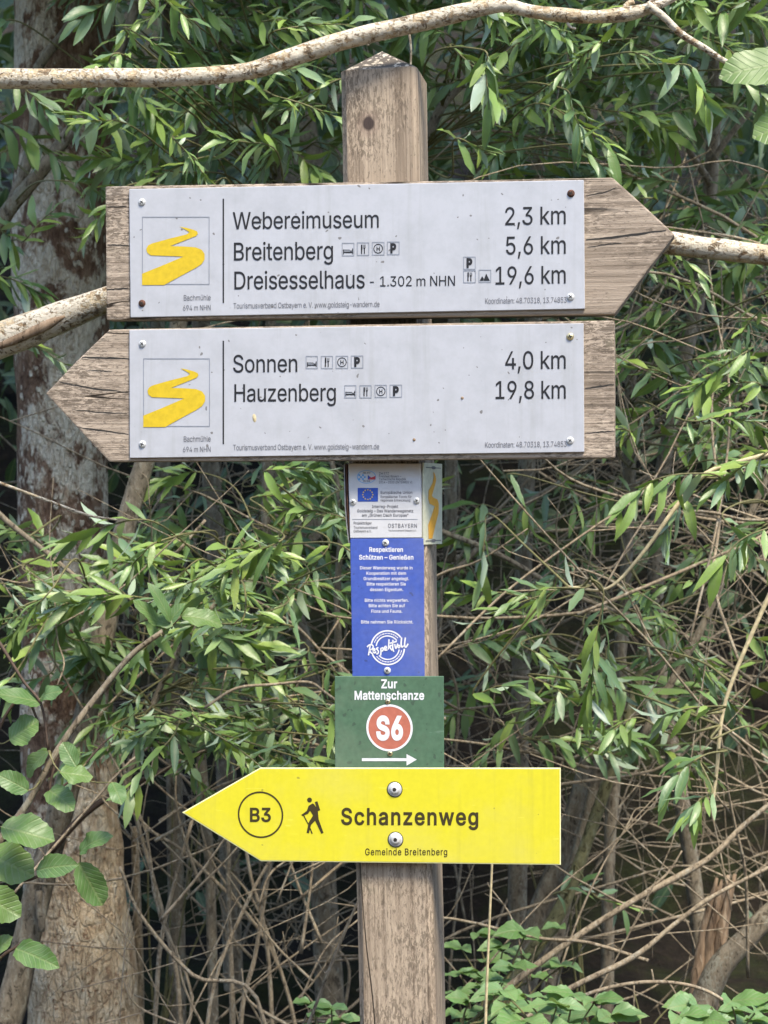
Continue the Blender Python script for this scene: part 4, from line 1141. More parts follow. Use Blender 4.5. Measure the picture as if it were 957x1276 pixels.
ink = [[(150, 338), (180, 308), (220, 305), (240, 330), (225, 365), (182, 388)], [(196, 310), (184, 380), (170, 462)], [(184, 385), (205, 420), (232, 438)],
       [(236, 402), (264, 385), (258, 360), (240, 378), (243, 412), (262, 425), (284, 405)], [(318, 345), (290, 362), (318, 400), (308, 436), (284, 440)],
       [(352, 350), (356, 410), (350, 465)], [(354, 368), (378, 348), (392, 368), (376, 396), (358, 398)], [(406, 376), (436, 350), (428, 326), (408, 346), (414, 384), (452, 380)],
       [(476, 222), (472, 300), (466, 374)], [(514, 306), (470, 346)], [(486, 340), (520, 388)], [(534, 230), (530, 320), (534, 372), (548, 408)], [(486, 282), (540, 268), (592, 254)],
       [(560, 292), (578, 360), (606, 286)], [(620, 306), (608, 330), (622, 350), (638, 328), (620, 306)], [(664, 196), (656, 290), (668, 340), (694, 318)], [(720, 196), (708, 295), (724, 342), (762, 288)]]
flat('script_lettering', plq, M['white'], [stroke(lp(s), sw) for s in ink], y - 0.0002)
for q in ((480.5, 676.4), (482.7, 835.6)):
    x, z = fr.L(*q, YBL)
    screw(fr.e, x, YBL, z, 0.0044, M['steel'], tilt=0.9)

# ---- narrow plaques on the two flanks of the post
Rz = Matrix.Rotation(-YAW, 3, 'Z')


def flank(px, py, label, right):
    """plate fixed on the flank of the post: built in the post's own axes, local y runs along the flank"""
    fr = Frame('marker_plaque', px, py, label, 'sign')
    return fr


fr = flank(538, 628, 'narrow cream marker plaque with an orange winding path on the right flank of the post', True)
# plane of the flank: seen steeply from the path, so it is laid out as a plate turned by 74 degrees
xf = fr.L(528.3, 628, -0.004)[0]
zt, zb = fr.L(538, 577.5, 0.03)[1], fr.L(538, 678, 0.03)[1]
pl = MB()
ang = math.radians(75)
ca, sa = math.cos(ang), math.sin(ang)
wd = 0.0585


def fl(s, z, h=0.0):
    """point on the turned plate: s metres along it, h above its face"""
    return (xf + s * ca + h * sa, -0.004 + s * sa - h * ca, z)


V = [fl(0, zb), fl(wd, zb), fl(wd, zt), fl(0, zt), fl(0, zb, -0.002), fl(wd, zb, -0.002), fl(wd, zt, -0.002), fl(0, zt, -0.002)]
pl.add(V, [(0, 1, 2, 3), (7, 6, 5, 4), (0, 4, 5, 1), (1, 5, 6, 2), (2, 6, 7, 3), (3, 7, 4, 0)])
plq = pl.build('plate', M['cream'], fr.e, smooth=False, local=True)
hh = zt - zb
shape = [(.50, .90), (.60, .86), (.66, .80), (.60, .74), (.42, .60), (.50, .575), (.72, .555), (.80, .50), (.78, .38), (.64, .26), (.44, .07), (.24, .07), (.22, .24), (.58, .47), (.30, .50), (.22, .56), (.24, .66), (.46, .76), (.52, .83)]
tri = geometry.tessellate_polygon([[Vector((a, b, 0)) for a, b in shape]])
mb = MB()
mb.add([fl(wd * a, zb + hh * b, 0.0004) for a, b in shape], [tuple(t) for t in tri])
mb.build('emblem', M['orange'], plq, smooth=False, local=True)
mb = MB()
for b in (.945, .045):
    V = [fl(wd * .08, zb + hh * (b - .005), .0005), fl(wd * .92, zb + hh * (b - .005), .0005), fl(wd * .92, zb + hh * (b + .005), .0005), fl(wd * .08, zb + hh * (b + .005), .0005)]
    mb.add(V, [(0, 1, 2, 3)])
    V = [fl(wd * (.5 + .13 * math.cos(t)), zb + hh * (b + .02 * math.sin(t)), .0007) for t in [math.pi / 5 * k for k in range(10)]]
    mb.add(V, [tuple(range(10))])
mb.build('fixing_wire', M['grey'], plq, smooth=False, local=True)

fr = Frame('marker_plaque', 432, 626, 'thin grey metal plaque bent outwards on the left flank of the post, seen on edge', 'sign')
for k in range(3):
    mb = MB()
    V, F = [], []
    prof = [(578, 0), (600, 0.3), (630, 1.2), (655, 3.2), (677, 6.2)]
    for py_, out in prof:
        x, z = fr.L(428.4 + k * 2.6 + out * 0.95, py_, -0.003)
        V += [(x, -0.003 + k * 0.001, z), (x + 0.0012, -0.003 + k * 0.001, z), (x + 0.0012, 0.055, z), (x, 0.055, z)]
    for i in range(len(prof) - 1):
        for j in range(4):
            F.append((4 * i + j, 4 * i + (j + 1) % 4, 4 * i + 4 + (j + 1) % 4, 4 * i + 4 + j))
    F += [(0, 1, 2, 3), tuple(4 * len(prof) - 1 - j for j in range(4))]
    mb.add(V, F)
    mb.build('plate', [M['plateedge'], M['rust'], M['white']][k], fr.e, smooth=False, local=True)

# ---- green square sign
YG = -0.0068
fr = Frame('ski_jump_sign', 485, 900, 'green square sign with a red disc reading S6 and a white arrow', 'sign')
plq = prism(fr.e, 'plate', fr.poly([(417, 842.6), (552.8, 842.6), (553.3, 966), (417.4, 966)], YG), YG, -0.0044, M['green'], 0.0006, 1)
y = YG - 0.0003
letters(fr, plq, M['white'], y, 'Zur', 475, 495, 857.3, 10.3, None, 24)
letters(fr, plq, M['white'], y, 'Mattenschanze', 441.8, 528.6, 871.6, 10.3, None, 24)
cx, cz = fr.L(485.3, 907, y)
flat('disc_ring', plq, M['white'], [ring_poly(cx, cz, W(29.3, 0), W(26.6, 0), n=48)], y)
flat('disc', plq, M['salmon'], [disc_poly(cx, cz, W(26.7, 0), 48)], y + 0.0001)
letters(fr, plq, M['white'], y - 0.0002, 'S6', 468.6, 502.3, 920.6, 26.8, None, 40, -10)
flat('arrow_mark', plq, M['white'], [rect_px(fr, y, 451, 944.8, 507, 948.4), ([fr.L(a, b, y) for a, b in ((506.6, 939.6), (519.3, 946.5), (506.6, 954))], [(0, 1, 2)])], y)
for q in ((483.2, 874.4), (486, 939)):
    x, z = fr.L(*q, YG)
    screw(fr.e, x, YG, z, 0.0034, M['brass'], tilt=0.2)

# ---- yellow arrow sign
YY = -0.0128
fr = Frame('direction_sign', 480, 1016, 'bright yellow metal arrow sign pointing left with the black words Schanzenweg', 'sign')
out = [(226.6, 1012.6), (324, 956.8), (698.6, 957), (698.8, 1078), (325, 1073.4)]
inn = [(229.8, 1012.6), (324.5, 958.2), (697.4, 958.4), (697.5, 1076.4), (325.4, 1071.9)]
plq = prism(fr.e, 'plate', fr.poly(out, YY), YY, YY + 0.003, M['paleyellow'], 0.0006, 1)
y = YY - 0.0003
flat('painted_face', plq, M['yellow'], [(fr.poly(inn, y), [(0, 1, 2, 3, 4)])], y)
y -= 0.0003
cx, cz = fr.L(324.6, 1015.2, y)
flat('number_ring', plq, M['brownprint'], [ring_poly(cx, cz, W(29.3, 0), W(27.2, 0), n=48)], y)
letters(fr, plq, M['brownprint'], y, 'B3', 311.4, 337.6, 1023.6, 16.5, None, 22)
letters(fr, plq, M['brownprint'], y, 'Schanzenweg', 425, 596, 1027.2, 19.8, 1027.8, 20, 35)
letters(fr, plq, M['brownprint'], y, 'Gemeinde Breitenberg', 455, 557.3, 1065.6, 8.2, None, 10, 45)
ch = lambda X, Y: (X / 21.75 + 368, Y / 21.75 + 988)
hp = lambda pts: [fr.L(*ch(a, b), y) for a, b in pts]
body = [(465, 285), (505, 305), (565, 385), (528, 245), (600, 225), (675, 470), (610, 495), (635, 720), (765, 1080), (705, 1110), (535, 755), (425, 870), (405, 960), (370, 1095), (305, 1080), (345, 880), (360, 800), (480, 615),
        (400, 485), (345, 565), (195, 630), (160, 595), (310, 490), (360, 350)]
pb = hp(body)
tri = geometry.tessellate_polygon([[Vector((a, b, 0)) for a, b in pb]])
hx, hz = fr.L(*ch(386, 193), y)
flat('walker_pictogram', plq, M['brownprint'], [(pb, [tuple(t) for t in tri]), disc_poly(hx, hz, W(67 / 21.75, 0), 20), stroke(hp([(225, 610), (350, 850)]), W(1.4, 0)), stroke(hp([(400, 960), (455, 1105)]), W(1.6, 0))], y)
for q in ((492, 983.5), (493, 1046)):
    x, z = fr.L(*q, YY)
    screw(fr.e, x, YY - 0.0006, z, 0.0088, M['steel'], 'bolt', True, 0.25)

# ------------------------------------------------------------------ ground, bank, path
def smooth(t):
    t = min(1.0, max(0.0, t))
    return t * t * (3 - 2 * t)


def ground_h(x, y):
    h = 0.50 * smooth((y - 0.2) / 2.8)
    if y > 2.6:
        h += 0.62 * (min(y, 32) - 2.6)
    if y > 32:
        h += 0.1 * (min(y, 80) - 32)
    k = smooth((y - 0.2) / 1.2)
    h += k * (0.07 * noise.noise(Vector((x * 1.7, y * 1.7, 0.3))) + 0.03 * noise.noise(Vector((x * 6, y * 6, 1.3))))
    return h


_ax = sorted(set([round(v, 3) for v in np.concatenate([np.arange(-5, 5.01, 0.1), np.linspace(-300, -5, 22), np.linspace(5, 300, 22)])]))
_ay = sorted(set([round(v, 3) for v in np.concatenate([np.arange(-1, 7.01, 0.1), np.linspace(-300, -1, 22), np.linspace(7, 40, 24), np.linspace(40, 300, 16)])]))
mb = MB()
nx = len(_ax)
mb.add([(x, y, ground_h(x, y)) for y in _ay for x in _ax],
       [(j * nx + i, j * nx + i + 1, (j + 1) * nx + i + 1, (j + 1) * nx + i) for j in range(len(_ay) - 1) for i in range(nx - 1)])
g = mb.build('ground', M['soil'])
tag(g, 'dark forest soil rising into a bank behind the signpost', 'ground', kind='structure')
mb = MB()
xs = np.linspace(-60, 60, 61)
V = []
for x in xs:
    w = 0.15 * math.sin(x * 0.6)
    V += [(x, -3.6 + w, 0.004), (x, -1.1 + w * 0.7, 0.004)]
mb.add(V, [(2 * i, 2 * i + 2, 2 * i + 3, 2 * i + 1) for i in range(len(xs) - 1)])
g = mb.build('path', M['path'])
tag(g, 'trodden earth path in front of the signpost', 'path', kind='structure')


# ------------------------------------------------------------------ leaves
def leaf_template(kind):
    """verts with x along the leaf 0..1, y across -0.5..0.5 and the uv; faces"""
    if kind == 'willow':
        ts = [0.0, 0.07, 0.22, 0.42, 0.62, 0.80, 0.93, 1.0]
        ws = [0.05, 0.36, 0.82, 1.0, 0.90, 0.60, 0.24, 0.01]
        us = [-1, 0, 1]
    elif kind == 'alder':
        ts = [0.0, 0.05, 0.13, 0.19, 0.28, 0.34, 0.44, 0.50, 0.60, 0.66, 0.75, 0.80, 0.88, 0.92, 1.0]
        ws = [0.08, 0.40, 0.72, 0.74, 0.95, 0.92, 1.04, 0.97, 1.00, 0.90, 0.88, 0.72, 0.62, 0.42, 0.04]
        us = [-1, -0.5, 0, 0.5, 1]
    else:   # leaflet with a pointed tip
        ts = [0.0, 0.05, 0.14, 0.2, 0.3, 0.36, 0.47, 0.53, 0.64, 0.7, 0.8, 0.85, 1.0]
        ws = [0.06, 0.45, 0.86, 0.84, 1.03, 0.96, 0.97, 0.84, 0.74, 0.6, 0.46, 0.3, 0.01]
        us = [-1, -0.5, 0, 0.5, 1]
    V, UV, F = [], [], []
    k = len(us)
    for t, w in zip(ts, ws):
        for u in us:
            V.append((t, 0.5 * u * w, 0))
            UV.append((0.5 + 0.5 * u * min(1, w), t))
    for i in range(len(ts) - 1):
        for j in range(k - 1):
            F.append((i * k + j, (i + 1) * k + j, (i + 1) * k + j + 1, i * k + j + 1))
    return np.array(V), np.array(UV), F


TPL = {k: leaf_template(k) for k in ('willow', 'alder', 'leaflet')}


def nrm(v):
    v = np.asarray(v, dtype=float)
    return v / (np.linalg.norm(v) + 1e-12)


def put_leaf(mb, kind, base, d, n, L, Wd, bend=0.2, fold=0.3, twist=0.0, rnd=None, wave=0.0):
    """a leaf from base along d with its upper side towards n; bend curls the tip down, fold lifts the two halves"""
    T, UV, F = TPL[kind]
    d = nrm(d)
    n = np.asarray(n, float)
    n = nrm(n - d * np.dot(n, d))
    s = np.cross(n, d)
    t = T[:, 0]
    # curl as an arc of the angle bend
    a = np.maximum(abs(bend), 1e-3) * np.sign(bend if bend else 1)
    cx = np.sin(a * t) / a
    cz = -(1 - np.cos(a * t)) / a
    y = T[:, 1] * Wd
    if twist:
        n_loc = np.sin(twist * t)
    else:
        n_loc = np.zeros_like(t)
    lift = np.abs(y) * fold + n_loc * y
    if wave and rnd is not None:
        ph = rnd.uniform(0, 6)
        lift = lift + wave * Wd * np.sin(t * 11 + ph) * np.abs(T[:, 1]) * 2
    V = np.asarray(base)[None, :] + d[None, :] * (cx * L)[:, None] + s[None, :] * y[:, None] + n[None, :] * (cz * L + lift)[:, None]
    mb.add(V, F, UV)


# ------------------------------------------------------------------ shrubs
class Shrub:
    def __init__(self, name, base, label, cat, group=None):
        self.e = empty(name, base, 0, label, cat, group)
        self.pts = []
        self.leafy = 'willow'

    def stem(self, pts, w, y, mat='greybark', name='stem', y2=None, rough=0.12, seg=9, ground=False):
        """pts in photo pixels; w = one or two widths in photo pixels; y = depth (y2 at the far end)"""
        y2 = y if y2 is None else y2
        n = len(pts)
        ws = list(np.linspace(w[0], w[1], n)) if isinstance(w, (tuple, list)) and len(w) == 2 else (list(w) if isinstance(w, (tuple, list)) else [w] * n)
        ys = np.linspace(y, y2, n)
        wp = [P(a, b, yy) for (a, b), yy in zip(pts, ys)]
        rad = [W(q, yy) / 2 for q, yy in zip(ws, ys)]
        if ground:
            gx, gy = wp[0].x, wp[0].y
            gz = ground_h(gx, gy) - 0.06
            if wp[0].z > gz:
                wp.insert(0, Vector((gx, gy, gz)))
                rad.insert(0, rad[0] * 1.15)
        mb = MB()
        C, R = tube(mb, wp, rad, seg, 6 * (len(wp) - 1), rough, 9.0, seed=len(self.pts) * 1.7)
        mb.build(name, M[mat], self.e)
        self.pts += [c for c in C]
        return C

    def nearest(self, q):
        A = np.array(self.pts)
        dv = A - np.array(q)
        cost = np.linalg.norm(dv, axis=1) + 0.7 * np.maximum(0, dv[:, 2])
        return A[int(np.argmin(cost))]

    def spray(self, px, py, y, dx, dy, Lpx, n, leaf=56, rnd=None, mat='willow', tw='greentwig', wleaf=0.23, droop=0.14, dz=None):
        """a leafy shoot: starts at the photo pixel, runs Lpx pixels along (dx, dy), n leaves around it"""
        rnd = rnd or R0
        k = (D + y) / D / 1000
        p0 = np.array(P(px, py, y))
        d = nrm((dx, rnd.uniform(-0.5, 0.15) if dz is None else dz, -dy))
        L = Lpx * k
        a = self.nearest(p0)
        mid = (a + p0) / 2 + np.array([rnd.uniform(-.04, .04), rnd.uniform(-.04, .04), rnd.uniform(-0.02, 0.05) + rnd.uniform(-0.06, 0.07) * np.linalg.norm(a - p0)])
        p1 = p0 + d * L * 0.55 + np.array([0, 0, 0.02 * L])
        p2 = p0 + d * L + np.array([0, 0, -droop * L * 0.5])
        tm = MB()
        C, R = tube(tm, [a, mid, p0, p1, p2], [0.0024, 0.0019, 0.0015, 0.0012, 0.0007], 5, 26)
        br = tm.build('branch', M[tw], self.e)
        # stations along the leafy part
        seg = C[13:]
        cum = np.concatenate([[0], np.cumsum(np.linalg.norm(np.diff(seg, axis=0), axis=1))])
        lm = MB()
        ph = rnd.uniform(0, 6.28)
        for i in range(n):
            t = ((i + rnd.uniform(0.1, 0.9)) / n) ** 0.8
            s = t * cum[-1]
            q = np.array([np.interp(s, cum, seg[:, c]) for c in range(3)])
            j = min(len(seg) - 2, int(np.searchsorted(cum, s)))
            tg = nrm(seg[j + 1] - seg[j])
            ph += 2.4
            u = nrm(np.cross(tg, (0.2, 0.1, 1)))
            v = np.cross(tg, u)
            rad = u * math.cos(ph) + v * math.sin(ph)
            spread = rnd.uniform(0.45, 1.25) * (1.1 - 0.45 * t)
            dd = tg * math.cos(spread) + rad * math.sin(spread) + np.array([0, 0, -droop * rnd.uniform(0.4, 1.5)])
            nn = np.array([rnd.uniform(-.7, .7), -0.4 + rnd.uniform(-.6, .5), 0.85]) + rad * 0.3
            if rnd.random() < 0.22:
                nn = -nn * np.array([1, -1, 1])
            sz = leaf * k * rnd.uniform(0.5, 1.12) * (0.75 if t > 0.93 else 1)
            put_leaf(lm, 'willow', q, dd, nn, sz, sz * wleaf * rnd.uniform(0.72, 1.15), rnd.uniform(-0.15, 1.0), rnd.uniform(0.1, 0.5), rnd.uniform(-.6, .6), rnd, 0.12)
        lm.build('foliage', M[mat], br)
        return br


R0 = random.Random(11)

# ---- big mottled tree on the left
TY = 1.6
trk = [(84, -700, 104), (82, -200, 116), (80, 0, 122), (76, 300, 119), (80, 600, 113), (84, 900, 112), (95, 1120, 126), (106, 1276, 148), (114, 1400, 190), (120, 1520, 250)]
b = P(120, 1520, TY)
tree = empty('mottled_tree', (b.x, b.y, ground_h(b.x, b.y)), 0, 'thick mottled brown and cream tree trunk at the left edge, behind the leaves', 'tree')
mb = MB()
C, R = tube(mb, [P(a, c, TY) for a, c, w in trk], [W(w, TY) / 2 for a, c, w in trk], 40, 90, 0.10, 6.0, 3.0)
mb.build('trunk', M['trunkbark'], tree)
top = np.array(P(84, -700, TY))
for k, (dx, dy, dz) in enumerate(((-0.9, 0.3, 1.6), (0.8, 0.5, 1.7), (0.1, -0.5, 2.0), (0.3, 1.2, 1.5))):
    mb = MB()
    tube(mb, [top - np.array([0, 0, 0.15]), top + np.array([dx * .4, dy * .4, dz * .5]), top + np.array([dx, dy, dz])], [0.075, 0.05, 0.02], 10, 14, 0.1)
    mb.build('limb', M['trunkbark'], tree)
mb = MB()
rr = random.Random(21)
for i in range(4200):
    u = nrm([rr.gauss(0, 1), rr.gauss(0, 1), rr.gauss(0, 1)]) * rr.random() ** 0.4
    c = top + np.array([0.2, 0.7, 1.5])
    q = c + u * np.array([2.0, 1.6, 1.15])
    if noise.noise(Vector(q * 1.4)) < -0.12 or q[2] < 3.3:
        continue
    put_leaf(mb, 'leaflet', q, [rr.uniform(-1, 1), rr.uniform(-1, 1), rr.uniform(-1, .2)], [rr.uniform(-.5, .5), rr.uniform(-.8, .3), 1], rr.uniform(.08, .14), rr.uniform(.05, .08), .4, .2)
mb.build('crown', M['alder'], tree)

# ---- young leaning tree in front of it
s = Shrub('leaning_sapling', P(10, 1300, 1.25), 'smooth tan leaning stem crossing in front of the thick mottled trunk', 'tree')
s.stem([(-60, 1500), (8, 1276), (45, 1120), (78, 1000), (112, 870), (140, 730), (163, 630), (185, 560), (215, 440), (240, 300)], (38, 22), 1.2, 'greybark', 'trunk', ground=True)
s.stem([(62, 1062), (105, 1015), (150, 985), (215, 955), (270, 930)], (10, 4), 1.18, 'darktwig', 'branch')
s.stem([(48, 1110), (52, 1160), (58, 1075), (60, 1040)], (9, 5), 1.15, 'greybark', 'branch')

# ---- willow shrubs: label, stems, then the boxes their leafy shoots fill
WG = 'willow shrubs behind the signpost'


def willow(label, base, stems, boxes, seed, explicit=(), crown=1.15):
    px, y = base
    x = (px - 478.5) / 1000 * (D + y) / D
    s = Shrub('willow_shrub', (x, y, ground_h(x, y)), label, 'shrub', WG)
    for st in stems:
        s.stem(*st[:3], **(st[3] if len(st) > 3 else {}))
    r = random.Random(seed)
    for (x0, y0, x1, y1, n, d0, d1) in boxes:
        for i in range(n):
            # evenly spread over the box, with jitter
            gx = (i * 0.618034 + r.uniform(-.06, .06)) % 1.0
            gy = (i + r.uniform(0, 1)) / n
            a = r.uniform(-0.25, 1.0) if r.random() < .5 else r.uniform(2.1, 3.4)
            s.spray(x0 + (x1 - x0) * gx, y0 + (y1 - y0) * gy, r.uniform(d0, d1), math.cos(a), math.sin(a) * 0.9, r.uniform(55, 125), r.randint(14, 25), r.uniform(34, 58), r)
    for e in explicit:
        s.spray(*e[:8], rnd=r, **(e[8] if len(e) > 8 else {}))
    # unseen top of the shrub, added to keep high sky light off the thicket
    if crown:
        cm = MB()
        c = np.array([x + r.uniform(-.2, .2), crown, 3.45])
        k = 0
        while k < 1900:
            u = nrm([r.gauss(0, 1), r.gauss(0, 1), r.gauss(0, 1)]) * r.random() ** 0.4
            q = c + u * np.array([0.95, 0.8, 0.95])
            if q[2] < CAMZ + 0.72 * (D + q[1]) / D:
                q[2] = CAMZ + 0.72 * (D + q[1]) / D + r.uniform(0, .8)
            k += 1
            put_leaf(cm, 'willow', q, [r.uniform(-1, 1), r.uniform(-1, 1), r.uniform(-1, .2)], [r.uniform(-.5, .5), r.uniform(-.6, .4), 1], r.uniform(.08, .13), r.uniform(.022, .036), .4, .2)
        cm.build('crown', M['willow'], s.e)
    return s


willow('willow with a grey branch slanting across the mottled trunk in the upper left corner', (-140, 1.2),
       [([(-190, 1500), (-150, 900), (-60, 400), (0, 278), (52, 212), (105, 138), (150, 60), (190, -60)], (26, 12), 1.2, dict(mat='greybark', ground=True)),
        ([(-60, 420), (20, 240), (42, 160), (45, 90), (90, 20), (80, -60)], (16, 10), 1.35),
        ([(-90, 500), (-20, 620), (60, 690), (120, 740)], (9, 5), 1.0)],
       [(-40, -30, 20, 230, 4, .8, 1.3), (-40, 240, 0, 560, 5, .9, 1.3), (-30, 650, 110, 850, 16, .7, 1.4)], 1,
       [(40, 120, .9, .9, .25, 60, 9, 54), (95, 112, .9, .6, .6, 60, 9, 58), (70, 225, 1.0, .8, .1, 60, 8, 46), (30, 300, 1.0, .5, -.5, 60, 8, 44)])
willow('dense leafy willow above the left half of the upper arrow board', (235, 1.9),
       [([(225, 1500), (215, 900), (200, 500), (189, 230), (200, 150), (206, 60), (215, -90)], (22, 13), 1.8, dict(ground=True)),
        ([(300, 1500), (275, 800), (242, 228), (264, 112), (290, 0), (310, -90)], (26, 18), 2.1, dict(mat='greybark', ground=True)),
        ([(330, 700), (340, 300), (345, 220), (365, 150), (400, 60), (420, -60)], (13, 9), 1.4)],
       [(140, -50, 440, 110, 46, .5, 1.7), (150, 90, 430, 235, 28, .6, 1.7)], 2)
willow('leafy willow filling the gap between mottled trunk and blue plaque, under the boards', (330, 1.8),
       [([(430, 1500), (412, 1270), (402, 1090), (395, 980), (385, 830), (360, 740), (330, 640)], (44, 12), 2.0, dict(mat='greybark', ground=True)),
        ([(270, 1500), (262, 1100), (250, 900), (275, 780), (320, 660), (345, 560)], (14, 8), 1.5, dict(ground=True)),
        ([(150, 1000), (190, 880), (230, 800), (300, 720), (390, 640)], (9, 6), 1.1),
        ([(430, 900), (420, 760), (425, 640), (410, 560)], (10, 6), 1.3)],
       [(110, 640, 430, 930, 66, .5, 1.7), (300, 570, 440, 720, 17, .8, 1.6), (160, 570, 320, 660, 9, 1.2, 1.8), (170, 860, 430, 965, 15, .6, 1.2)], 3)
willow('leafy willow between the post top and the upper right corner, over the board', (620, 1.8),
       [([(640, 1500), (650, 800), (665, 380), (670, 215), (690, 130), (700, 30), (720, -80)], (24, 15), 1.9, dict(ground=True)),
        ([(560, 700), (570, 300), (600, 200), (640, 140), (700, 95), (790, 40), (830, -60)], (16, 10), 1.7),
        ([(520, 200), (560, 120), (640, 60), (700, 40)], (13, 8), 1.2)],
       [(540, -50, 960, 70, 44, .5, 1.7), (560, 60, 960, 150, 30, .7, 1.7), (560, 150, 860, 240, 10, .9, 1.6)], 4,
       [(600, 62, .5, .15, 1, 60, 12, 66, dict(droop=.8)), (565, 175, .6, .8, .3, 50, 9, 50), (700, 110, .6, .3, .8, 60, 12, 54), (840, 80, .6, .6, .6, 60, 12, 56, dict(droop=.7)), (705, 180, .7, .6, .4, 60, 10, 50)])
willow('willow with straight grey upright stems beside the right end of the lower board', (790, 1.8),
       [([(650, 1500), (690, 1190), (742, 980), (772, 820), (783, 640), (786, 480), (792, 380), (800, 250), (812, 120)], (19, 13), 1.6, dict(ground=True)),
        ([(884, 1500), (876, 1220), (858, 1050), (832, 900), (818, 780), (822, 620), (850, 460), (868, 380), (884, 250), (890, 130), (893, -60)], (22, 17), 1.9, dict(ground=True)),
        ([(886, 230), (850, 170), (830, 100)], (10, 6), 1.85), ([(887, 200), (925, 150), (970, 110)], (8, 6), 1.8)],
       [(770, 225, 960, 420, 19, .6, 1.6), (780, 400, 960, 580, 18, .5, 1.6)], 5)
willow('willow with bright green drooping shoots hanging at the right edge, mid height', (1010, 1.1),
       [([(1010, 1500), (985, 1000), (975, 760), (985, 560), (1000, 380), (1010, 100)], (20, 12), 1.0, dict(ground=True)),
        ([(985, 560), (935, 572), (880, 590), (845, 628), (800, 690), (757, 733), (708, 731)], (7, 3.5), .5, dict(mat='straw')),
        ([(985, 690), (957, 745), (905, 870), (893, 960), (887, 1010)], (7, 4), .5, dict(mat='straw')),
        ([(800, 920), (845, 835), (880, 770), (935, 640), (975, 560)], (11, 8), 1.3)],
       [], 6,
       [(880, 590, .45, -1, .15, 110, 20, 62, dict(droop=.55)), (870, 610, .55, -.7, .5, 70, 12, 58, dict(droop=.6)), (965, 655, .4, -1, .45, 90, 12, 60, dict(droop=.5)), (960, 560, .5, -.8, .5, 90, 14, 60),
        (730, 732, .45, -1, .05, 90, 11, 48), (752, 738, .45, -.15, 1, 110, 17, 58, dict(droop=.6)), (700, 735, .6, -1, .35, 110, 13, 48), (765, 800, .7, -.2, 1, 80, 14, 50, dict(droop=.6)),
        (905, 880, .45, -1, .1, 80, 10, 52), (880, 940, .4, -.8, .5, 60, 13, 58, dict(droop=.35)), (888, 985, .35, -.6, .3, 45, 14, 62, dict(droop=.45)), (800, 895, .5, -.6, .1, 55, 13, 46, dict(droop=.4)),
        (930, 905, .5, .6, .3, 60, 9, 44), (900, 640, .8, .5, .6, 80, 10, 46), (590, 860, .6, .6, -.1, 60, 10, 44), (660, 840, .8, .7, .4, 70, 10, 44), (610, 640, .9, -.2, 1, 60, 7, 52, dict(droop=.8)), (640, 590, 1.0, .3, .8, 60, 9, 48, dict(droop=.7)),
        (700, 590, 1.2, .3, .8, 50, 8, 40), (650, 800, 1.0, .7, .5, 70, 10, 40)])
willow('bare lower willow stems, one olive and leaning, behind the yellow arrow on the right', (640, 1.6),
       [([(560, 1500), (608, 1290), (652, 1205), (700, 1130), (745, 1010), (775, 920), (800, 830), (815, 760)], (24, 9), 1.35, dict(mat='greenbark', ground=True)),
        ([(600, 1500), (640, 1270), (672, 1150), (705, 1060), (735, 950), (760, 860)], (46, 22), 1.7, dict(mat='greybark', ground=True)),
        ([(755, 1500), (757, 1210), (760, 1050), (768, 960), (776, 870), (770, 760)], (18, 12), 1.55, dict(mat='greybark', ground=True))],
       [(560, 590, 780, 930, 21, .8, 1.9), (780, 640, 960, 930, 14, .9, 1.7)], 7, [(690, 1115, 1.2, .6, -.3, 50, 7, 40), (740, 1115, 1.2, .8, .3, 40, 5, 36)])
# leafless thicket at the lower left
s = Shrub('bare_shrub', P(280, 1500, 1.3), 'leafless thicket of thin tan canes between the mottled trunk and the lower post', 'shrub')
rr = random.Random(31)
for pts, w, y in ([(232, 1500), (225, 1276), (213, 1180), (170, 1020), (150, 940)], (8, 5), 1.2), ([(292, 1500), (290, 1276), (286, 1150), (284, 1040)], (9, 6), 1.3), ([(296, 1500), (300, 1276), (318, 1190), (336, 1080), (350, 1000)], (8, 5), 1.25), \
        ([(330, 1276), (240, 1215), (175, 1140), (150, 1080)], (6, 4), .9), ([(190, 1400), (195, 1240), (205, 1150), (240, 1020)], (7, 5), 1.15), ([(345, 1500), (335, 1200), (310, 1080), (300, 990)], (7, 4), 1.4), \
        ([(250, 1450), (262, 1250), (310, 1120), (370, 1020)], (6, 4), 1.1), ([(400, 1480), (350, 1210), (250, 1080), (180, 1030)], (6, 4), 1.45), ([(170, 1480), (174, 1250), (170, 1100), (168, 1030)], (14, 10), 1.7):
    s.stem(pts, w, y, 'twig', 'stem', seg=6, ground=True)
for i in range(34):
    x0 = rr.uniform(160, 440)
    y = rr.uniform(.8, 2.0)
    a = rr.uniform(-0.9, 0.9)
    L = rr.uniform(90, 330)
    y0 = rr.uniform(980, 1330)
    x1, y1 = x0 + math.sin(a) * L, y0 - math.cos(a) * L * 0.8
    if y1 < 930:
        y1 = 930 + rr.uniform(0, 40)
    s.stem([(x0, y0), ((x0 + x1) / 2 + rr.uniform(-25, 25), (y0 + y1) / 2 + rr.uniform(-20, 20)), (x1, y1)], (rr.uniform(3, 5.5), rr.uniform(1.5, 2.5)), y, 'twig', 'twig', seg=5, rough=0)


# ---- bare branches one can tell apart
def bare(name, label, pts, w, y, mat='twig', y2=None, cat='branch', forks=(), group=None):
    mid = pts[len(pts) // 2]
    s = Shrub(name, P(*mid, y), label, cat, group)
    s.stem(pts, w, y, mat, 'main_stem', y2, rough=0.15)
    for f in forks:
        s.stem(f[0], f[1], y, mat, 'side_twig', rough=0.1, seg=6)
    return s


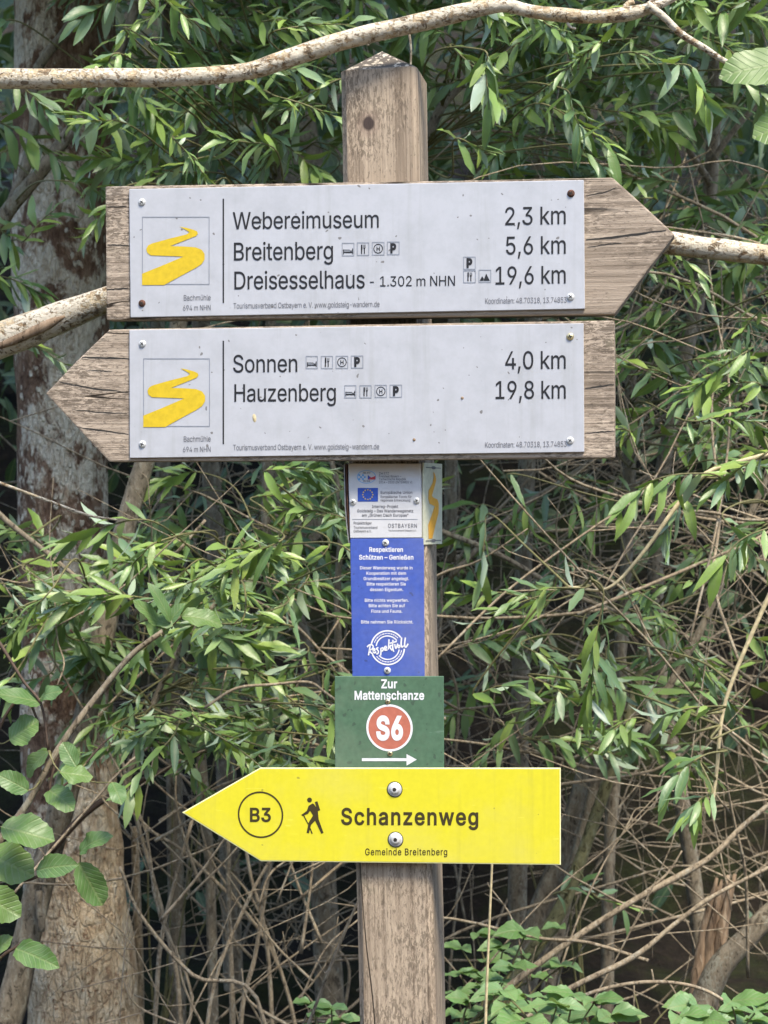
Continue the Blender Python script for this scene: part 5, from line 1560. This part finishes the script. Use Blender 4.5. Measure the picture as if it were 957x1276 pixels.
s = bare('bare_branch', 'long pale flecked branch arching over the top of the post',
         [(-140, 110), (-30, 99), (60, 98), (130, 96.5), (200, 97), (262, 94), (312, 88), (352, 75), (400, 59), (452, 44), (500, 33), (560, 19), (605, 9), (632, 7), (662, 14), (705, 19), (742, 21), (782, 17), (812, 9), (845, -6), (900, -40)],
         [25, 25, 24, 24.5, 23, 24, 22.5, 23, 23.5, 23, 23, 22, 20, 17, 16, 16.5, 16, 18.5, 13, 10, 8], -0.02, 'palebark', forks=[([(775, 20), (781, 6), (790, 2)], (9, 6)), ([(628, 6), (632, -8)], (8, 6)), ([(118, 90), (121, 83)], (6, 4)), ([(268, 100), (270, 108), (276, 112)], (5, 3)), ([(455, 50), (460, 56)], (5, 4)), ([(706, 25), (710, 33), (718, 36)], (5, 2.5))])
BR = s
s.stem([(806, 6), (826, 20), (850, 43), (878, 60), (903, 76), (940, 92), (985, 96)], [11, 9, 9, 8, 7, 5, 4], -0.03, 'palebark', 'side_twig')
s.stem([(800, 14), (815, 2), (840, -12)], (10, 7), -0.02, 'palebark', 'side_twig')
s.stem([(508, 31), (512, 60), (511, 92)], (3.5, 2.5), 0.08, 'greybark', 'side_twig', rough=0)


def big_leaf(parent, kind, mat, base, tip, y, wpx, rnd, face=(0, -0.7, 0.7), bend=0.5, fold=0.12, ytip=None, wave=.05):
    """one broad leaf from its base pixel to its tip pixel, as a mesh of its own"""
    p0 = np.array(P(*base, y))
    p1 = np.array(P(*tip, y if ytip is None else ytip))
    L = np.linalg.norm(p1 - p0) * (1 + abs(bend) ** 2 / 20)
    f = np.array(face, float) + np.array([rnd.uniform(-.25, .25), 0, rnd.uniform(-.2, .2)])
    mb = MB()
    dd = nrm(p1 - p0)
    n = nrm(f - dd * np.dot(f, dd))
    # aim the chord, not the first tangent, at the tip
    d0 = dd * math.cos(bend / 2) + n * math.sin(bend / 2)
    put_leaf(mb, kind, p0, d0, n * math.cos(bend / 2) - dd * math.sin(bend / 2), L, W(wpx, y), bend, fold, rnd.uniform(-.2, .2), rnd, wave)
    return mb.build('leaf', M[mat], parent)


rr = random.Random(41)
big_leaf(BR.e, 'alder', 'alder', (990, 80), (896, 97), -0.05, 58, rr, (0.15, -0.75, .6), 0.5)
big_leaf(BR.e, 'alder', 'alder', (1010, 150), (938, 172), -0.05, 60, rr, (0.1, -0.8, .5), 0.5)

s = bare('fallen_branch', 'thick pale branch wedged behind the upper arrow board, sticking out on both sides',
         [(-120, 470), (-40, 440), (20, 417), (75, 395), (132, 374), (220, 345), (420, 315), (640, 300), (780, 298), (838, 303), (880, 309), (920, 314), (960, 319), (1060, 335)],
         [44, 42, 40, 38, 33, 31, 30, 29, 28, 28, 27, 26, 25, 22], 0.16, 'palebark')
mb = MB()
A = [P(a, b_, 0.16) + Vector((0, -W(w_, 0.16) / 2 * 0.93, 0)) for a, b_, w_ in ((-20, 439, 38), (10, 430, 38), (40, 417, 38), (65, 405, 37), (84, 396, 37))]
tube(mb, A, [0.003, 0.005, 0.0065, 0.0065, 0.002], 8, 16, 0.25, 30)
mb.build('bark_scar', M['rawwood'], s.e)

BG = 'bare branches in the thicket'
bare('dead_branch', 'upper of two thin bare branches slanting up to the right edge, lower right', [(590, 1262), (700, 1180), (790, 1122), (880, 1072), (925, 1030), (980, 985)], (9, 6), .9, group=BG, forks=[([(795, 1118), (830, 1090), (850, 1060)], (4, 2))])
bare('dead_branch', 'lower of two thin bare branches slanting up to the right edge, lower right', [(640, 1280), (710, 1232), (790, 1192), (840, 1152), (890, 1116), (980, 1070)], (8, 5), .8, group=BG)
bare('dead_branch', 'thin arched twig above the bramble leaves at the bottom right', [(690, 1260), (740, 1236), (800, 1224), (860, 1228), (905, 1250), (930, 1290)], (5, 4), .7, group=BG,
     forks=[([(815, 1225), (812, 1208)], (3, 2)), ([(790, 1225), (790, 1258)], (3, 2)), ([(835, 1226), (843, 1240)], (3, 2))])
bare('dead_branch', 'thin whitish twig reaching in from the left edge under the left arrow tip', [(-40, 590), (0, 602), (60, 624), (110, 642), (146, 648)], (5, 2.5), .3, 'palebark', group=BG, forks=[([(75, 629), (95, 640), (108, 641)], (2, 1.2))])
bare('dead_branch', 'straight pale twig leaning right below the middle of the lower board', [(165, 770), (200, 714), (230, 678), (256, 648)], (6, 4), 1.0, group=BG)
bare('dead_branch', 'slim twig lying almost level left of the green sign', [(255, 882), (294, 858), (340, 853), (384, 850), (404, 862), (425, 878)], (4, 3.5), .6, group=BG)
bare('dead_branch', 'thin pale cane leaning against the lower post from the left', [(372, 1310), (386, 1272), (412, 1205), (438, 1142), (452, 1110)], (4.5, 3), .25, group=BG, forks=[([(412, 1205), (404, 1212), (392, 1190)], (3, 1.5))])
bare('dead_branch', 'long bare twig crossing the dark gap right of the blue plaque', [(545, 660), (620, 690), (700, 735), (790, 770), (850, 790), (940, 850)], (7, 5), 1.3, 'greybark', group=BG)
bare('dead_branch', 'crooked grey branch forking in the dark gap below the right board end', [(560, 720), (640, 640), (700, 600), (760, 560), (860, 500), (960, 430)], (8, 6), 1.5, 'greybark', group=BG, forks=[([(700, 600), (740, 610), (800, 600), (850, 560)], (5, 3))])
bare('grass_stalk', 'straight dry straw-coloured stalk standing just right of the lower post', [(604, 1420), (605, 1276), (609, 1170), (613, 1078), (616, 990)], (4.2, 2.5), .3, 'straw', cat='stalk')

# stump and mossy log at the lower right
y = 1.25
b = P(868, 1290, y)
st = empty('broken_stump', (b.x, b.y, ground_h(b.x, b.y)), 0, 'splintered grey-brown stump standing by the right edge near the bottom', 'stump')
mb = MB()
rr = random.Random(51)
for k in range(7):
    o = k - 3
    tube(mb, [P(862 + o * 4, 1420, y + .01 * (k % 3)), P(876 + o * 4, 1250, y + .012 * (k % 3)), P(890 + o * 4, 1160, y + .01 * ((k + 1) % 3)), P(905 + o * 3.4 + rr.uniform(-3, 3), 1085 + rr.uniform(-8, 26), y)], [W(9, y), W(8, y), W(6, y), W(2, y)], 7, 20, 0.35, 45, k)
mb.build('splinters', M['rawwood'], st)
bare('mossy_log', 'thick rough branch rising to the right edge beside the splintered stump', [(862, 1340), (872, 1270), (893, 1212), (928, 1172), (965, 1135), (1040, 1080)], (34, 26), 1.15, 'greybark', cat='log')

# ---- alder sapling with toothed leaves at the lower left
rr = random.Random(61)
ay = 0.03
s = Shrub('alder_sapling', P(-40, 1330, ay), 'young alder with round toothed leaves reaching in at the lower left', 'sapling')
s.stem([(-130, 1420), (-60, 1150), (0, 1048), (30, 1008), (75, 930), (125, 862), (165, 815), (205, 785), (224, 768)], (12, 5), ay, 'greybark', 'stem', seg=8)
s.stem([(-60, 1150), (-20, 980), (0, 905), (30, 868), (50, 905)], (6, 3), ay - .03, 'darktwig', 'twig', seg=6)
s.stem([(-20, 770), (8, 815), (30, 850), (52, 880), (60, 935)], (5, 3), ay - .04, 'darktwig', 'twig', seg=6)
s.stem([(75, 930), (62, 985), (88, 972), (125, 930), (142, 915)], (4, 2.5), ay, 'darktwig', 'twig', seg=6)
s.stem([(-60, 1200), (0, 1110), (40, 1095), (70, 1082), (100, 1078)], (6, 3), ay - .02, 'darktwig', 'twig', seg=6)
s.stem([(-60, 1330), (-10, 1210), (20, 1180), (40, 1172)], (6, 3), ay - .02, 'darktwig', 'twig', seg=6)
pet = MB()
for bx, by, tx, ty, w in ((205, 783, 166, 748, 22), (212, 775, 184, 726, 18), (226, 768, 277, 780, 33), (205, 790, 232, 752, 24), (215, 780, 186, 768, 20),
                          (52, 875, -6, 864, 30), (50, 870, 78, 862, 24), (12, 922, 48, 898, 44), (95, 955, 78, 925, 26),
                          (75, 962, 116, 968, 34), (140, 975, 152, 1003, 24), (62, 985, 92, 1010, 34), (35, 985, -4, 965, 30), 
                          (2, 1030, 68, 1048, 52), (-20, 1065, 42, 1092, 58), (46, 1085, 98, 1078, 34), (98, 1075, 128, 1128, 40), (100, 1062, 141, 1042, 28), (-30, 1110, 26, 1142, 48),
                          (20, 1182, 74, 1206, 36), (-10, 1190, 16, 1168, 26), (62, 935, 34, 968, 28)):
    yy = ay - rr.uniform(.0, .09)
    q = np.array(P(bx, by, yy))
    a = s.nearest(q)
    tube(pet, [a, (a + q) / 2 + np.array([0, 0, -.004]), q], [.0012, .001, .0009], 5, 5)
    big_leaf(s.e, 'alder', 'alder', (bx, by), (tx, ty), yy, w * 0.9, rr, (rr.uniform(-.3, .3), -0.75, rr.uniform(.4, .9)), rr.uniform(-.2, 1.1), rr.uniform(.0, .4), yy - rr.uniform(-.02, .04), rr.uniform(.06, .16))
pet.build('leaf_stalks', M['greentwig'], s.e)


# ---- brambles and low plants along the bottom
def low_plant(name, label, cat, base, y, leaves, mat='bramble', lx=34, seed=1, group=None, wl=0.64, parts=3):
    r = random.Random(seed)
    px, py = base
    gx = P(px, py, y)
    s = Shrub(name, (gx.x, y, ground_h(gx.x, y)), label, cat, group)
    for (a, b_, sz) in leaves:
        yy = y + r.uniform(-.12, .12)
        s.pts = []
        s.stem([(px + r.uniform(-15, 15), max(py, b_ + 30) + 40), ((px + a) / 2 + r.uniform(-10, 10), (max(py, b_ + 30) + b_) / 2), (a, b_ + 3)], (3.5, 2), yy, 'greentwig', 'stem', seg=5, rough=0, ground=True)
        mb = MB()
        k = W(1, yy)
        q = np.array(P(a, b_, yy))
        dirs = [(0, 0)] if parts == 1 else ([(-1.15, .85), (0, 1), (1.15, .85)] if parts == 3 else [(-1.5, .7), (-.75, .85), (0, 1), (.75, .85), (1.5, .7)])
        az = r.uniform(-1.2, 1.2)
        for th, f in dirs:
            d = np.array([math.sin(az + th), -abs(math.cos(az + th)) * .75, 0.25 - .35 * abs(th) * .3])
            L = lx * sz * k * f * r.uniform(.85, 1.1)
            put_leaf(mb, 'leaflet' if parts > 1 else 'alder', q, d, [r.uniform(-.5, .5), -.45 + r.uniform(-.35, .35), 1], L, L * wl * r.uniform(.8, 1.1), r.uniform(.1, .8), r.uniform(.05, .3), r.uniform(-.15, .15), r, .08)
        mb.build('leaf', M[mat], s.e)
    return s


BP = 'bramble plants at the foot of the thicket'
r = random.Random(71)
jit = lambda x0, y0, x1, y1, n: [(x0 + (x1 - x0) * ((i * .618 + r.uniform(-.05, .05)) % 1), y0 + (y1 - y0) * (i + r.random()) / n, r.uniform(.8, 1.3)) for i in range(n)]
low_plant('bramble', 'tallest pale green bramble growing right beside the lower post', 'bramble', (620, 1270), .95, jit(565, 1150, 700, 1225, 13), seed=2, group=BP)
low_plant('bramble', 'dense dark green bramble in the corner between post and dry stalk', 'bramble', (580, 1300), .75, jit(558, 1200, 640, 1285, 14), seed=3, group=BP)
low_plant('bramble', 'broad bright bramble at the bottom edge between dry stalk and dark round leaf', 'bramble', (700, 1320), .5, jit(620, 1232, 770, 1290, 15), lx=44, seed=4, group=BP)
low_plant('bramble', 'bramble with pale buds in the bottom right corner', 'bramble', (900, 1320), .5, jit(840, 1243, 965, 1290, 12), lx=42, seed=5, group=BP)
low_plant('bramble', 'small bramble sprig at the bottom edge left of the post', 'bramble', (405, 1310), .6, jit(385, 1245, 430, 1285, 6), lx=28, seed=6, group=BP)
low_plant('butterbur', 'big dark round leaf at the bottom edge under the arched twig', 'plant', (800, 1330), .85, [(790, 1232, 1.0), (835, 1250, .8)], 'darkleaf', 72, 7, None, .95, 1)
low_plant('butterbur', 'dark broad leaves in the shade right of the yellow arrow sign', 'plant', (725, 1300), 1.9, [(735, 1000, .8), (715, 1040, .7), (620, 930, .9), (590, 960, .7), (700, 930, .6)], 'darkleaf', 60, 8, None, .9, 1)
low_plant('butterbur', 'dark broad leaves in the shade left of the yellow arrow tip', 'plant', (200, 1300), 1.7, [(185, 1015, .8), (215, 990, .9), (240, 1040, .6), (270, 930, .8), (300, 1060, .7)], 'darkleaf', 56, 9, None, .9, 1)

# ---- what nobody could count: the tangle of dry twigs and the dark leaves deep in the thicket
rr = random.Random(81)
mb = MB()
for i in range(460):
    y = 0.8 + 2.0 * rr.random() ** 0.8
    px, py = rr.uniform(-120, 1080), rr.uniform(250, 1330)
    if px < 440 and py < 560:
        py = rr.uniform(600, 1330)
    if i < 150:
        px = rr.uniform(540, 1000)
        py = rr.uniform(560, 1200)
    elif i < 240:
        px = rr.uniform(770, 1000)
        py = rr.uniform(230, 640)
    elif i < 330:
        px = rr.uniform(140, 450)
        py = rr.uniform(580, 1280)
    q = np.array(P(px, py, y))
    L = rr.uniform(.12, .55)
    a = rr.uniform(0, math.pi)
    d = nrm([math.cos(a), rr.uniform(-.5, .5), math.sin(a) * .9])
    bow = np.array([rr.uniform(-.28, .28), rr.uniform(-.1, .1), rr.uniform(-.28, .28)]) * L
    w0 = rr.choice((.0012, .0015, .0019, .0025, .0034))
    pts = [q + d * L * t + bow * (1 - (t * 1.1) ** 2) + np.array([rr.uniform(-.05, .05), rr.uniform(-.03, .03), rr.uniform(-.05, .05)]) * L for t in (-1, -.6, -.2, .2, .6, 1)]
    tube(mb, pts, [w0, w0, w0 * .9, w0 * .8, w0 * .6, w0 * .35], 5, 16)
    for f_ in range(rr.randint(0, 3)):
        f = pts[rr.randint(1, 4)]
        d2 = nrm(d * rr.choice((1, 1, -.3)) + np.array([rr.uniform(-.9, .9), rr.uniform(-.4, .4), rr.uniform(-.9, .9)]))
        l2 = L * rr.uniform(.25, .6)
        j2 = np.array([rr.uniform(-.12, .12), rr.uniform(-.05, .05), rr.uniform(-.12, .12)]) * l2
        tube(mb, [f, f + d2 * l2 * .4 + j2, f + d2 * l2 * .75 + j2 * 1.8, f + d2 * l2], [w0 * .6, w0 * .5, w0 * .4, w0 * .25], 4, 8)
o = mb.build('dead_twigs', M['twig'])
tag(o, 'tangle of dry grey and tan twigs inside the thicket', 'twigs', kind='stuff')

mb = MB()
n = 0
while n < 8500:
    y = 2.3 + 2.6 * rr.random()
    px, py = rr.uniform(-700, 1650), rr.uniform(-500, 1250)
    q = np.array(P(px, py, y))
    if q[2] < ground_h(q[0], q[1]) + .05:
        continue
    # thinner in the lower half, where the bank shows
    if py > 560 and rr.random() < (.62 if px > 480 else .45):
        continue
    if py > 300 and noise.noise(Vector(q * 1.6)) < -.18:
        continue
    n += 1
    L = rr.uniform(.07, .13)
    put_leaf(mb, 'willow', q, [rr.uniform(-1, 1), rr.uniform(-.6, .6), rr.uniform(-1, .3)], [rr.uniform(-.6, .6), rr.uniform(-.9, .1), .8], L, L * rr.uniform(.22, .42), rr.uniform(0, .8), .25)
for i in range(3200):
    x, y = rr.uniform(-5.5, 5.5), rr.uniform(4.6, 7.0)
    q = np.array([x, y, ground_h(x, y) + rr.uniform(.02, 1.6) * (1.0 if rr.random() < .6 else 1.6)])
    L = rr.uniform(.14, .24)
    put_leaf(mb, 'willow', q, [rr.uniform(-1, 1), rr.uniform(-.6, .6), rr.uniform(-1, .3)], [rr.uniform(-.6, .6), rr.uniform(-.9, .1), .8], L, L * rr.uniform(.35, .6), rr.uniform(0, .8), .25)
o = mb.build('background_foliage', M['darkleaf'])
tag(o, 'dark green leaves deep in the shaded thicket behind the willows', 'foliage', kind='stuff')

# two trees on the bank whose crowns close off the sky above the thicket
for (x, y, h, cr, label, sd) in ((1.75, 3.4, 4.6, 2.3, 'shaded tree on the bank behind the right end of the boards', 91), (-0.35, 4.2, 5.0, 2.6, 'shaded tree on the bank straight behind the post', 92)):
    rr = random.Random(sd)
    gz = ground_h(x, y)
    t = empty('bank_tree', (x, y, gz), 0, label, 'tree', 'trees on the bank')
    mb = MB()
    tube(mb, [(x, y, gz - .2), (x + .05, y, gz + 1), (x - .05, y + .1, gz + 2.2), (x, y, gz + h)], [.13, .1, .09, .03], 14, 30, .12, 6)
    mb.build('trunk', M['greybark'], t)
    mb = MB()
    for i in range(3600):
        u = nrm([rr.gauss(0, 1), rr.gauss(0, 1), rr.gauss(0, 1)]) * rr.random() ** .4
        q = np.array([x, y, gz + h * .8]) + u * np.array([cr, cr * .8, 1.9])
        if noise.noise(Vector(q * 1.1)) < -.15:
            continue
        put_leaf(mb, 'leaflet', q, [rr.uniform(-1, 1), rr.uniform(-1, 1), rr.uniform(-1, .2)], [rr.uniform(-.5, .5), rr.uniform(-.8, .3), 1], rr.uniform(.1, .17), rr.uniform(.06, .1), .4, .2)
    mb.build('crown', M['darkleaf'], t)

# unseen treeline added across the path, behind the camera, to block low sky light
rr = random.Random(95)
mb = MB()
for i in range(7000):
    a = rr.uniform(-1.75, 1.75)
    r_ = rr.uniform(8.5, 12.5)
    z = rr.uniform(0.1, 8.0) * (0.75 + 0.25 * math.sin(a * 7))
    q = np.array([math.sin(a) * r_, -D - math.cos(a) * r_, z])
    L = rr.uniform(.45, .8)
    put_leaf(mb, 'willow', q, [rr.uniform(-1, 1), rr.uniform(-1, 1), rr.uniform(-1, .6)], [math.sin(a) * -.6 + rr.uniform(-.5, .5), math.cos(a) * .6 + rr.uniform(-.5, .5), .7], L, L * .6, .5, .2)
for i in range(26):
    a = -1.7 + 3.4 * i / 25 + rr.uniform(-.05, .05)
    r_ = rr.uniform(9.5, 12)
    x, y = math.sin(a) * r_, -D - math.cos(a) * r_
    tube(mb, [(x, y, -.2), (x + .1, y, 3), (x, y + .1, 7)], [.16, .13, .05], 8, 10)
o = mb.build('sky_blocking_treeline', M['darkleaf'])
tag(o, 'unseen treeline across the path, added to block low sky light', 'trees', kind='stuff')
